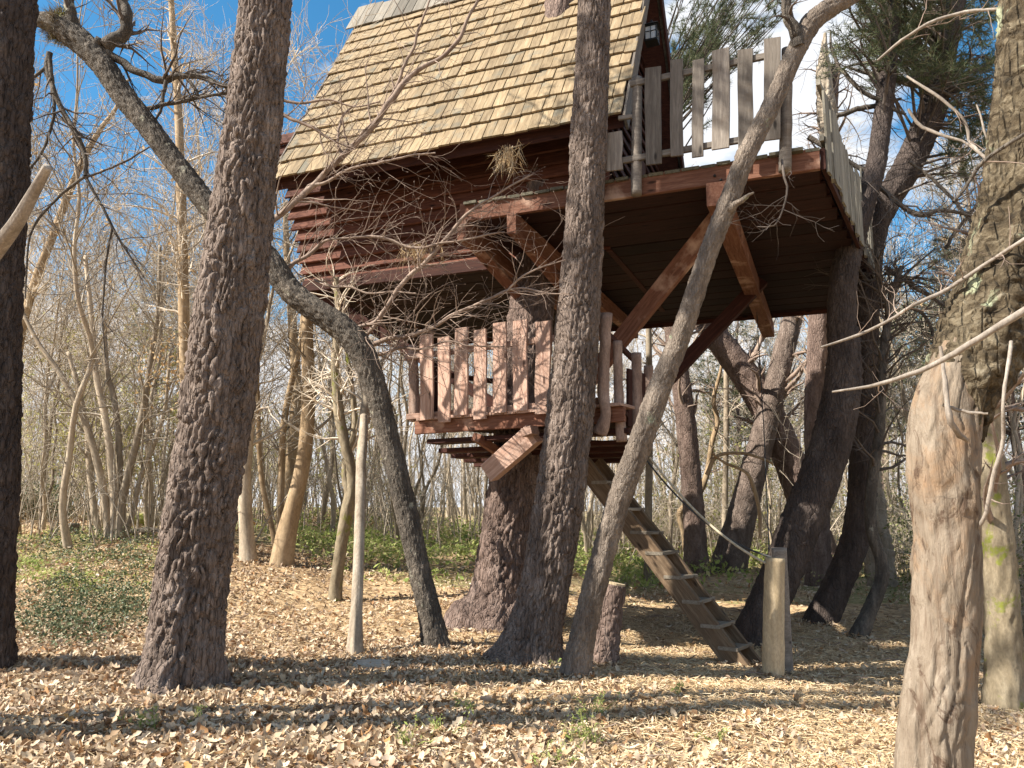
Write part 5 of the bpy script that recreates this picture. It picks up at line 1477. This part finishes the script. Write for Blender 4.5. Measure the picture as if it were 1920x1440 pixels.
def put_tree(k, x, y, sc, rz, tilt=(0, 0)):
    tm, cm, lm = TEMPL[k]
    o = thing("bare_tree", (x, y, float(ground_z(x, y))), put_label(k, x, y), "tree", put_label(k, x, y).replace("tree", "trees"))
    Mx = Matrix.Translation(o.location) @ Matrix.Rotation(tilt[0], 4, 'X') @ Matrix.Rotation(tilt[1], 4, 'Y') @ Matrix.Rotation(rz, 4, 'Z') @ Matrix.Diagonal((sc, sc, sc, 1))
    link("trunk", tm, M_GREYBARK, o, Mx)
    tag(link("crown", cm, M_TWIG_FAR, o, Mx), kind="stuff")
    if lm: tag(link("withered_leaves", lm, M_OAKLEAF, o, Mx), kind="stuff")
spots = []
tries = 0
def free(x, y, dmin):
    return all((x - a) ** 2 + (y - b) ** 2 > dmin ** 2 for a, b in spots)
rt = np.random.default_rng(77)
def scatter(n, xr, yr, dmin, ks):
    c = 0; tr_ = 0
    while c < n and tr_ < 4000:
        tr_ += 1
        y = rt.uniform(*yr); u = rt.uniform(*xr)
        x = (u - 960) / FPX * y
        if -4.5 < x < 7.5 and y < 19.0: continue
        if not free(x, y, dmin): continue
        spots.append((x, y)); c += 1
        put_tree(int(rt.choice(ks)), x, y, rt.uniform(0.8, 1.15), rt.uniform(0, 6.28), (rt.normal(0, 0.05), rt.normal(0, 0.06)))
scatter(9, (-150, 650), (13.5, 18), 1.1, [0, 1, 3, 4, 5])
scatter(20, (-150, 760), (18, 27), 1.3, [0, 1, 2, 3, 4, 5])
scatter(18, (-150, 900), (27, 42), 1.6, [0, 1, 2, 3, 4])
scatter(14, (720, 1300), (19.5, 30), 1.3, [0, 1, 3, 4, 5])
scatter(14, (700, 1500), (30, 44), 1.5, [0, 1, 2, 3, 4])
scatter(12, (1300, 1980), (19, 36), 1.6, [0, 3, 4, 5])

for k_, u_, y_, sc_ in ((3, 1745, 15.0, 0.9), (4, 1850, 13.0, 0.9), (5, 1700, 19.0, 1.0), (3, 1930, 14.5, 1.0), (0, 1790, 20.0, 0.9)):
    put_tree(k_, (u_ - 960) / FPX * y_, y_, sc_, u_ * 0.7)

# dense far wood that reads as one mass
rf = np.random.default_rng(8)
N = 260
yy = rf.uniform(44, 75, N); xx = rf.uniform(-0.85, 0.85, N) * yy
hh_ = rf.uniform(4.5, 8, N)
K = 6
kk = np.linspace(0, 1, K)[None, :, None]
lean = rf.normal(0, 0.9, (N, 1, 2))
P = np.concatenate([xx[:, None, None] + lean[..., :1] * kk, yy[:, None, None] + lean[..., 1:] * kk, (ground_z(xx, yy) - 0.2)[:, None, None] + kk * hh_[:, None, None]], -1)
Rr = rf.uniform(0.06, 0.14, N)[:, None] * (1 - 0.8 * kk[..., 0])
mb = MB(); add_tubes(mb, P, Rr, 5)
b, br = grow(P, Rr, 2200, 5, (1.2, 3.2), (25, 60), 0.08, 0.45, 0.012, 0.2, 0.15, rmin=0.014)
t, tr = grow(b, br, 6500, 3, (0.6, 1.8), (20, 60), 0.05, 0.6, 0.010, 0.15, 0.15, rmin=0.012)
add_tubes(mb, b, br, 3); add_tubes(mb, t, tr, 3)
o = wmesh("far_wood", *mb.out(), M_TWIG_FAR, None)
tag(o, "grey mass of bare trunks and twigs far behind", "woodland", kind="stuff")

# far pines with dark crowns
def pine_meshes(seed, h):
    global rng
    keep = rng; rng = np.random.default_rng(seed)
    k = np.linspace(0, 1, 10)
    stem = np.column_stack([np.cumsum(rng.normal(0, 0.1, 10)), np.cumsum(rng.normal(0, 0.1, 10)), k * h]); stem -= stem[0]
    mb_ = MB(); add_tubes(mb_, stem[None] - np.array([0, 0, 0.2]), (0.16 * (1 - 0.8 * k))[None], 9)
    tm = mk_mesh("trunk", *mb_.out())
    b, br = grow(stem[None], (0.16 * (1 - 0.8 * k))[None], 46, 6, (1.2, 2.6), (50, 85), 0.06, 0.35, 0.01, 0.35, 0.15)
    t, tr = grow(b, br, 420, 4, (0.4, 1.0), (20, 60), 0.08, 0.5, 0.006, 0.3, 0.15)
    V_, T_ = tuft(np.concatenate([t[:, 3], t[:, 2]]), np.concatenate([nrm(t[:, 3] - t[:, 2])] * 2), 16, (0.14, 0.26), 0.02)
    mb_ = MB(); add_tubes(mb_, b, br, 4); add_tubes(mb_, t, tr, 3)
    bm_ = mk_mesh("branches", *mb_.out())
    nm_ = mk_mesh("needles", V_, None, T_, smooth=False)
    rng = keep
    return tm, bm_, nm_
PT = [pine_meshes(201, 9.5), pine_meshes(202, 7.5)]
FARP = ["seen left of the dropping cable", "seen right of the dropping cable", "seen behind the thin upright tree", "right of the dark bent pines", "just left of the dead tree", "behind the two dead trees", "left of the big plated pine", "touching the big plated pine", "at the right edge", "behind the log post"]
for k, (u, y, sc) in enumerate(((1395, 30, 0.95), (1440, 38, 0.9), (1330, 34, 0.85), (1650, 24, 1.0), (1760, 28, 1.0), (1850, 20, 1.0), (290, 34, 1.15), (390, 40, 1.1), (1900, 15, 0.8), (1500, 33, 0.9))):
    x = (u - 960) / FPX * y
    o = thing("pine_tree", (x, y, float(ground_z(x, y))), "evergreen pine with a dark bushy crown far behind, " + FARP[k], "tree", "far pines in the wood")
    Mx = Matrix.Translation(o.location) @ Matrix.Rotation(k * 1.3, 4, 'Z') @ Matrix.Diagonal((sc, sc, sc, 1))
    tm, bm_, nm_ = PT[k % 2]
    link("trunk", tm, M_PINE_RED, o, Mx)
    tag(link("branches", bm_, M_TWIG_DARK, o, Mx), kind="stuff"); tag(link("needles", nm_, M_PINENEEDLE, o, Mx), kind="stuff")

for k, (x, y, r0_, lab_) in enumerate(((-7.0, 4.35, 0.13, "pine just outside the view at left, near the camera"), (-8.6, 3.4, 0.2, "pine farther outside the view at left, behind the nearer one"))):
    g_ = float(ground_z(x, y))
    o = thing("pine_tree", (x, y, g_), lab_, "tree")
    P = np.array([[x, y, g_ - 0.2], [x + 0.02, y, g_ + 2], [x + 0.1, y + 0.1, 6.0], [x + 0.05, y + 0.1, 13.5]])
    V, Q, T, c, rr = bark_tube(P, np.array([r0_ * 1.1, r0_, r0_ * 0.85, r0_ * 0.6]), (0.06, 0.16), 0.03, 40, 0.06, 95 + k)
    wmesh("trunk", V, Q, T, M_PINE, o)
    pine_crown("crown", o, c[-1], n_br=18, n_tw=120)

# shrubs ---------------------------------------------------------------------------
def shrub(label, u, v, w, h, mat, leaf, n_l, seed, group=None, tw=M_TWIG_FAR, Yx=None, n_st=26):
    global rng
    keep = rng; rng = np.random.default_rng(seed)
    b = base_at(u, v) if Yx is None else np.array([(u - 960) / FPX * Yx, Yx, 0])
    g = float(ground_z(b[0], b[1]))
    o = thing("shrub", (b[0], b[1], g), label, "shrub", group)
    N_ = n_st
    a_ = rng.uniform(0, 2 * np.pi, N_); q = np.sqrt(rng.uniform(0, 1, N_))
    P0 = np.column_stack([b[0] + np.cos(a_) * q * w * 0.25, b[1] + np.sin(a_) * q * w * 0.25, np.full(N_, g - 0.05)])
    P1_ = np.column_stack([b[0] + np.cos(a_) * q * w * 0.5, b[1] + np.sin(a_) * q * w * 0.5, g + h * rng.uniform(0.5, 1.0, N_) * (1 - 0.35 * q)])
    kk_ = np.linspace(0, 1, 7)[None, :, None]
    P = P0[:, None] * (1 - kk_) + P1_[:, None] * kk_ + rng.normal(0, 0.05 * w, (N_, 7, 3)) * kk_ * (1 - 0.3 * kk_)
    R = np.linspace(0.014, 0.004, 7)[None] * np.ones((N_, 1))
    t, tr = grow(P, R, N_ * 8, 5, (0.2 * w + 0.1, 0.35 * w + 0.3), (25, 75), 0.03, 0.6, 0.0025, 0.15, 0.25, rmin=0.0035)
    t2_, tr2 = grow(t, tr, N_ * 13, 3, (0.15, 0.4), (25, 70), 0.03, 0.6, 0.002, 0.1, 0.25, rmin=0.003)
    mb_ = MB(); add_tubes(mb_, P, R, 4); add_tubes(mb_, t, tr, 3); add_tubes(mb_, t2_, tr2, 3)
    tag(wmesh("stems", *mb_.out(), tw, o), kind="stuff")
    if n_l:
        al = np.concatenate([t.reshape(-1, 3), t2_.reshape(-1, 3)])
        c = al[rng.integers(0, len(al), n_l)] + rng.normal(0, 0.03, (n_l, 3))
        V_, Q_ = leaves(c, leaf, 0.5, kind=0, nrm_up=0.8)
        tag(wmesh("foliage", V_, Q_, None, mat, o), kind="stuff")
    rng = keep
    return o
shrub("low dark green bush at the far left edge on the rise", 58, 975, 2.2, 1.0, M_IVY, (0.06, 0.12), 2600, 1)
shrub("yellow leaved shrub catching the sun beside the dark bush far left", 104, 960, 1.1, 1.6, M_YELLOW, (0.05, 0.10), 900, 2)
shrub("yellowing willow like shrub high in the wood left of the big pine", 250, 965, 5.0, 8.0, M_YELLOW, (0.07, 0.13), 5200, 3, Yx=21, n_st=44)
for k, (u, Yq, w, h, n_l, lab) in enumerate(((150, 24, 5.0, 6.5, 4600, "pale olive tall shrub in the wood by the many stemmed coppice"), (420, 30, 5.5, 6.0, 4200, "pale olive tall shrub seen past the right side of the big pine"),
        (640, 26, 4.5, 4.6, 2200, "pale olive shrub behind the twisted mossy tree"), (1480, 27, 6.0, 6.5, 3200, "pale olive tall shrub behind the dark leaning pine"), (1330, 24, 5.0, 5.0, 2600, "pale olive rounded shrub between the reddish pine and the leaning pines"), (1780, 22, 5.0, 5.5, 2600, "pale olive tall thicket behind the dead tree"))):
    shrub(lab, u, 0, w, h, M_OLIVE, (0.06, 0.12), n_l, 340 + k, Yx=Yq, n_st=40)
for k, (u, v, w, h, n_l, lab) in enumerate((
    (1250, 1040, 2.0, 2.3, 700, "thin twiggy shrub behind the upper ladder steps"), (1345, 1030, 2.4, 2.6, 900, "pale green twiggy shrub behind the leaning pine's foot"),
    (1450, 1030, 2.4, 2.8, 1100, "greenish thicket shrub behind the split log post"), (1560, 1035, 2.6, 2.6, 1200, "thicket shrub between the dark leaning pines"),
    (1675, 1050, 2.4, 2.6, 2200, "dense green shrub right of the slender crooked tree"), (1712, 1080, 1.8, 2.0, 1600, "green bramble shrub left of the barkless dead tree"),
    (1830, 1120, 2.6, 2.6, 1500, "brown and green thicket right of the barkless dead tree"), (1905, 1180, 2.0, 2.6, 900, "brown twiggy thicket at the right edge"),
    (1150, 1010, 2.2, 2.0, 500, "faint twiggy shrub behind the straight middle pine"), (770, 1000, 2.0, 1.8, 600, "green twiggy shrub behind the bent oak"),
    (1390, 985, 5.0, 5.0, 2600, "tall pale olive shrub behind the crossing leaning pines"), (1290, 985, 4.0, 3.6, 1200, "rounded hazy shrub behind the upright reddish pine"))):
    shrub(lab, u, v, w, h, M_SHRUB, (0.04, 0.09), n_l, 300 + k, n_st=30)

# brushwood of thin stems filling the wood's floor
def brush(label, n, ur, yr, hr, mat, seed):
    global rng
    keep = rng; rng = np.random.default_rng(seed)
    y = rng.uniform(*yr, n); x = (rng.uniform(*ur, n) - 960) / FPX * y
    ok = ~((x > -4.2) & (x < 6.8) & (y < 17.5)); x, y = x[ok], y[ok]; n = len(x)
    h = rng.uniform(*hr, n); kk_ = np.linspace(0, 1, 6)[None, :, None]
    ln_ = rng.normal(0, 0.35, (n, 1, 2)) * h[:, None, None]
    P = np.concatenate([x[:, None, None] + ln_[..., :1] * kk_ ** 1.4, y[:, None, None] + ln_[..., 1:] * kk_ ** 1.4, (ground_z(x, y) - 0.1)[:, None, None] + kk_ * h[:, None, None]], -1)
    P += rng.normal(0, 0.06, P.shape) * kk_
    R = (rng.uniform(0.006, 0.02, n))[:, None] * (1 - 0.75 * kk_[..., 0])
    t, tr = grow(P, R, n * 5, 4, (0.4, 1.4), (20, 65), 0.05, 0.6, 0.003, 0.2, 0.22, rmin=0.005)
    t2_, tr2 = grow(t, tr, n * 7, 3, (0.2, 0.7), (20, 65), 0.03, 0.6, 0.003, 0.1, 0.22, rmin=0.004)
    mb_ = MB(); add_tubes(mb_, P, R, 4); add_tubes(mb_, t, tr, 3); add_tubes(mb_, t2_, tr2, 3)
    tag(wmesh("brushwood", *mb_.out(), mat, None), label, "brushwood", kind="stuff")
    rng = keep
brush("thin tangled brushwood among the bare trees on the left", 650, (-100, 760), (14, 34), (0.8, 4.5), M_TWIG_FAR, 61)
brush("thin tangled brushwood across the middle and right of the wood", 650, (700, 1980), (18, 34), (0.8, 4.5), M_TWIG_FAR, 62)

# little stumps and logs on the left rise
for u, v, w, h, lab in ((134, 1000, 0.28, 0.2, "small dark cut stump on the leafy rise far left"),):
    b = base_at(u, v)
    o = thing("tree_stump", b, lab, "stump")
    V, Q, T, _, _ = bark_tube(np.array([b - UP * .1, b + UP * h * .5, b + UP * h]), np.array([w / 2 * 1.2, w / 2, w / 2 * .95]), (0.05, 0.1), 0.012, 24, 0.03, 91)
    wmesh("trunk", V, Q, T, M_OAK, o)
b = base_at(284, 985)
tag(log("fallen_log", [b + np.array([-0.75, 0, 0.14]), b + np.array([0, -.1, 0.17]), b + np.array([0.7, 0, 0.14])], [0.17, 0.16, 0.15], M_MOSSBARK, None, 0.1, seed=92), "mossy fallen log lying on the rise left of the big pine", "log")
b = base_at(262, 1004)
tag(log("fallen_log", [b + np.array([-0.5, 0, 0.03]), b + np.array([0.1, 0.1, 0.08]), b + np.array([0.5, 0.1, 0.04])], [0.06, 0.08, 0.05], M_OAK, None, 0.1, seed=93), "thin dark fallen branch lying in front of the mossy log", "log")

# ------------------------------------------------------------------ leaf litter, needles, ground plants
rl = np.random.default_rng(21)
def ground_pts(n, ur, yr, dens=None):
    out = []
    while sum(len(q) for q in out) < n:
        y = np.sqrt(rl.uniform(yr[0] ** 2, yr[1] ** 2, n * 2)); x = (rl.uniform(*ur, n * 2) - 960) / FPX * y
        k = np.ones(len(x), bool) if dens is None else rl.uniform(0, 1, len(x)) < dens(x, y)
        out.append(np.column_stack([x[k], y[k]]))
    p = np.concatenate(out)[:n]
    return np.column_stack([p, ground_z(p[:, 0], p[:, 1])])
def leaf_dens(x, y):
    d = 0.25 + 0.75 * sstep(0.8, -1.2, x) + 0.0 * y
    d = np.maximum(d, 0.8 * sstep(6.6, 5.6, y + 0.6 * (x - 0.5) * (x > 0.5)))
    d = d * (1 - 0.92 * np.exp(-(((x + 0.1) / 1.9) ** 2 + ((y - 10.4) / 1.1) ** 2) ** 2))
    d = d * (1 - 0.85 * np.exp(-(((x - 1.9) / 1.5) ** 2 + ((y - 8.7) / 1.2) ** 2) ** 2))
    return d * (0.35 + 0.65 * sstep(-0.6, 0.2, vnoise(x * 1.1, y * 1.1, 0, 4) + 0.5 * vnoise(x * 3.1, y * 3.1, 0, 6)))
# 300 nearest large leaves, each its own piece of the floor
LM = []
for k in range(12):
    keep = rng; rng = np.random.default_rng(500 + k)
    V, Q = leaves(np.zeros((1, 3)), (0.10, 0.10), 0.42, kind=2, nrm_up=60)
    rng = keep
    me = mk_mesh("leaf", V, Q); LM.append(me)
n_oi = NT("single_dry_leaf")
oi = n_oi.n.new("ShaderNodeObjectInfo")
colr = n_oi.ramp(oi.outputs["Random"], [(0.0, (0.68, 0.55, 0.38)), (0.3, (0.55, 0.41, 0.26)), (0.5, (0.74, 0.63, 0.47)), (0.7, (0.42, 0.28, 0.16)), (0.85, (0.60, 0.46, 0.30)), (0.93, (0.26, 0.15, 0.08)), (1.0, (0.56, 0.31, 0.11))])
n_oi.color(n_oi.mix(0.6, colr, n_oi.ramp(n_oi.noise(n_oi.coord((1, 1, 1)), 45, 4), [(0.3, (0.65, 0.62, 0.6)), (0.7, (1.2, 1.2, 1.15))]), 'MULTIPLY'))
n_oi.translucent(0.2)
M_ONELEAF = n_oi.m
pts = ground_pts(300, (-20, 1940), (4.75, 5.9), leaf_dens)
for k, p in enumerate(pts):
    s = rl.uniform(0.75, 1.35)
    e = (rl.normal(0, 0.45), rl.normal(0, 0.45), rl.uniform(0, 6.28))
    from mathutils import Euler
    Mx = Matrix.Translation(Vector((p[0], p[1], p[2] + rl.uniform(0.025, 0.05)))) @ Euler(e).to_matrix().to_4x4() @ Matrix.Diagonal((s, s, s, 1))
    link("leaf", LM[k % 12], M_ONELEAF, GROUND, Mx)
rng = np.random.default_rng(33)
mb = MB()
p = ground_pts(13000, (-160, 2200), (4.3, 6.6), leaf_dens); p[:, 2] += rl.uniform(0.004, 0.045, len(p))
V, Q = leaves(p, (0.028, 0.095), 0.42, kind=2, nrm_up=1.7); mb.add(V, Q)
p = ground_pts(17000, (-160, 2200), (6.6, 9.2), leaf_dens); p[:, 2] += rl.uniform(0.004, 0.045, len(p))
V, Q = leaves(p, (0.03, 0.095), 0.44, kind=1, nrm_up=1.7); mb.add(V, Q)
p = ground_pts(1800, (-60, 1980), (4.3, 7.5), leaf_dens); p[:, 2] += rl.uniform(0.015, 0.05, len(p))
V, Q = leaves(p, (0.085, 0.135), 0.42, kind=2, nrm_up=1.1); mb.add(V, Q)
p = ground_pts(17000, (-160, 2200), (9.0, 15.0), leaf_dens); p[:, 2] += rl.uniform(0.004, 0.05, len(p))
V, Q = leaves(p, (0.035, 0.10), 0.45, kind=1, nrm_up=1.7); mb.add(V, Q)
p = ground_pts(12000, (-160, 2200), (15.0, 30.0), lambda x, y: 0.5 + 0.5 * (x < -2)); p[:, 2] += rl.uniform(0.004, 0.06, len(p))
V, Q = leaves(p, (0.08, 0.16), 0.45, kind=0, nrm_up=1.6); mb.add(V, Q)
tag(wmesh("leaf_litter", *mb.out(), M_LITTER, GROUND), kind="stuff")
# leaves drifted against the feet of the near trees and posts
mb = MB()
for P0_, r0_, n_ in ((pine_b.location, 0.36, 260), (pine_e.location, 0.32, 200), (pine_c.location, 0.3, 220), (diag.location, 0.17, 120), (oak.location, 0.2, 140), (st_.location, 0.16, 90), (post.location, 0.13, 80), (post2.location, 0.1, 40), (dk1.location, 0.28, 160), (dk2.location, 0.25, 120), (dk3.location, 0.15, 80), (Vector(TRUNK_BASE), 0.5, 120), (Vector(lb), 0.2, 60)):
    a_ = rl.uniform(0, 6.283, n_); q_ = r0_ * (0.85 + np.abs(rl.normal(0, 0.45, n_)))
    x_, y_ = P0_[0] + np.cos(a_) * q_, P0_[1] + np.sin(a_) * q_
    z_ = ground_z(x_, y_) + 0.02 + 0.07 * np.clip(1.5 - q_ / r0_, 0, 1) * rl.uniform(0, 1, n_)
    V, Q = leaves(np.column_stack([x_, y_, z_]), (0.04, 0.10), 0.42, kind=2, nrm_up=1.0); mb.add(V, Q)
tag(wmesh("drifted_leaves", *mb.out(), M_LITTER, GROUND), kind="stuff")
# dry pine needles
def needle_dens(x, y): return np.clip(0.25 + 0.75 * sstep(-1.2, 1.0, x), 0, 1)
p = ground_pts(60000, (-60, 1980), (4.3, 12.0), needle_dens); p[:, 2] += rl.uniform(0.006, 0.04, len(p))
N = len(p)
a = rl.uniform(0, np.pi, N); d = nrm(np.column_stack([np.cos(a), np.sin(a), rl.normal(0, 0.22, N)]))
L = rl.uniform(0.06, 0.15, N)[:, None]; q = nrm(np.cross(d, np.array([0, 0, 1.0]) + rl.normal(0, 0.4, (N, 3)))) * 0.0034
mid = np.column_stack([np.zeros((N, 2)), rl.normal(0.004, 0.006, N)])
V = np.stack([p - d * L / 2 - q, p - d * L / 2 + q, p + mid - q, p + mid + q, p + d * L / 2], 1).reshape(-1, 3)
b_ = np.arange(N)[:, None] * 5
T = np.concatenate([b_ + np.array([[0, 1, 3]]), b_ + np.array([[0, 3, 2]]), b_ + np.array([[2, 3, 4]])])
tag(wmesh("pine_straw", V, None, T, M_NEEDLE, GROUND, smooth=False), kind="stuff")
# fallen twigs on the floor
p = ground_pts(500, (-60, 1980), (5.0, 13.0)); N = len(p)
a = rl.uniform(0, 6.28, N); L = rl.uniform(0.1, 0.45, N)
kk = np.linspace(-0.5, 0.5, 5)[None, :, None]
P = p[:, None] + np.stack([np.cos(a), np.sin(a), np.zeros(N)], -1)[:, None] * kk * L[:, None, None] + rl.normal(0, 0.012, (N, 5, 3)); P[..., 2] += 0.035
V, Q = tubes(P, rl.uniform(0.0025, 0.006, N)[:, None] * np.array([[1, .95, .85, .7, .4]]), 4)
tag(wmesh("fallen_twigs", V, Q, None, M_TWIG, GROUND), kind="stuff")

# creeping ivy patch left of the big pine
def patch(name, label, cat, n, cu, cv, ru, rv, size, mat, hgt, seed, kind=0, up=1.2):
    r_ = np.random.default_rng(seed)
    pts_ = []
    th_ = r_.uniform(0, 2 * np.pi, n); q_ = np.sqrt(r_.uniform(0, 1, n)) * 1.35
    u_ = cu + np.cos(th_) * q_ * ru; v_ = cv + np.sin(th_) * q_ * rv
    c0, cx, cy = base_at(cu, cv), base_at(cu + ru, cv), base_at(cu, cv - rv)
    c1 = base_at(cu, min(cv + rv, 1439))
    rx = abs(cx[0] - c0[0])
    yy_ = np.where(v_ < cv, c0[1] + (cv - v_) / rv * (cy[1] - c0[1]), c0[1] + (v_ - cv) / rv * (c1[1] - c0[1]))
    xx_ = (u_ - 960) / FPX * yy_
    nz = vnoise(xx_ * 1.6, yy_ * 1.6, 0, seed) + 0.5 * vnoise(xx_ * 4, yy_ * 4, 0, seed + 1)
    keep_ = (nz > r_.uniform(-0.75, 0.45, n)) & (q_ < 1.35 - np.abs(r_.normal(0, 0.4, n)))
    xx_, yy_, nz = xx_[keep_], yy_[keep_], nz[keep_]
    zz_ = ground_z(xx_, yy_) + 0.02 + np.clip(nz + 0.6, 0.1, 1.5) * hgt * r_.uniform(0, 1, len(xx_))
    V_, Q_ = leaves(np.column_stack([xx_, yy_, zz_]), size, 0.5, kind=kind, nrm_up=up)
    tag(wmesh(name, V_, Q_, None, mat, None), label, cat, kind="stuff")
rng = np.random.default_rng(44)
patch("ground_ivy", "dark green creeping leaves between the left edge pine and the big pine", "ground cover", 26000, 160, 1110, 135, 95, (0.03, 0.055), M_IVY, 0.2, 71)
patch("ground_ivy", "sunlit yellow green moss and leaves on the rise far left", "ground cover", 9000, 150, 1050, 165, 55, (0.035, 0.07), M_GRASS, 0.05, 72)
patch("undergrowth", "bright green undergrowth behind the ladder and the pines", "ground cover", 20000, 1180, 1052, 300, 42, (0.07, 0.15), M_GRASS, 0.35, 73)
patch("undergrowth", "green undergrowth behind the bent oak and the pale stem", "ground cover", 20000, 780, 1022, 270, 50, (0.06, 0.13), M_GRASS, 0.25, 74)
patch("undergrowth", "green undergrowth under the thicket at right", "ground cover", 7000, 1640, 1065, 160, 45, (0.04, 0.09), M_SHRUB, 0.35, 75)
# small green sprigs in the foreground
SPR = ["tallest green sprig growing in the shadow band below the slim diagonal tree", "small green sprig just above the tallest sprig", "green sprig left of the tallest sprig, nearer the front",
       "tiny green tuft below the bent oak's foot", "green tuft in the front leaves below the pale stem", "low green tuft between the pale stem and the bottom edge", "small green tuft below the big plated pine's foot", "tiny tuft beside the middle pine's foot",
       "green sprig at the very bottom edge, middle of the view", "tiny tuft right below the big plated pine, in its shadow", "tiny green tuft in front of the split log post", "tiny green tuft left of the split log post"]
def sprigs(items, seed):
    r_ = np.random.default_rng(seed)
    for u, v, h, n in items:
        b = base_at(u, v)
        N_ = n
        kk_ = np.linspace(0, 1, 5)[None, :, None]
        base = b + np.column_stack([r_.normal(0, 0.05, (N_, 2)), np.zeros(N_)])
        tip = base + np.column_stack([r_.normal(0, 0.09, (N_, 2)), h * r_.uniform(0.5, 1.1, N_)])
        P_ = base[:, None] * (1 - kk_) + tip[:, None] * kk_ + r_.normal(0, 0.008, (N_, 5, 3)) * kk_
        V_, Q_ = tubes(P_, np.array([[0.003, 0.0027, 0.0023, 0.002, 0.001]]) * np.ones((N_, 1)), 4)
        o_ = thing("grass_tuft", b, SPR[len([q for q in bpy.data.objects if q.name.startswith("grass_tuft")])], "plant", "green sprigs in the foreground")
        wmesh("stems", V_, Q_, None, M_GRASS, o_)
        c_ = np.concatenate([P_[:, k] for k in (1, 2, 3, 4)]); c_ = np.repeat(c_, 4, 0) + r_.normal(0, 0.012, (len(c_) * 4, 3))
        V_, Q_ = leaves(c_, (0.02, 0.045), 0.3, kind=0, nrm_up=0.8)
        tag(wmesh("foliage", V_, Q_, None, M_GRASS, o_), kind="stuff")
sprigs([(1112, 1400, 0.28, 9), (1108, 1345, 0.2, 6), (1070, 1405, 0.22, 5), (870, 1340, 0.12, 5), (765, 1405, 0.16, 6), (835, 1385, 0.16, 7), (285, 1375, 0.14, 6), (1055, 1258, 0.12, 4), (1030, 1435, 0.2, 6), (365, 1360, 0.1, 4), (1340, 1390, 0.1, 4), (1270, 1300, 0.1, 4)], 5)
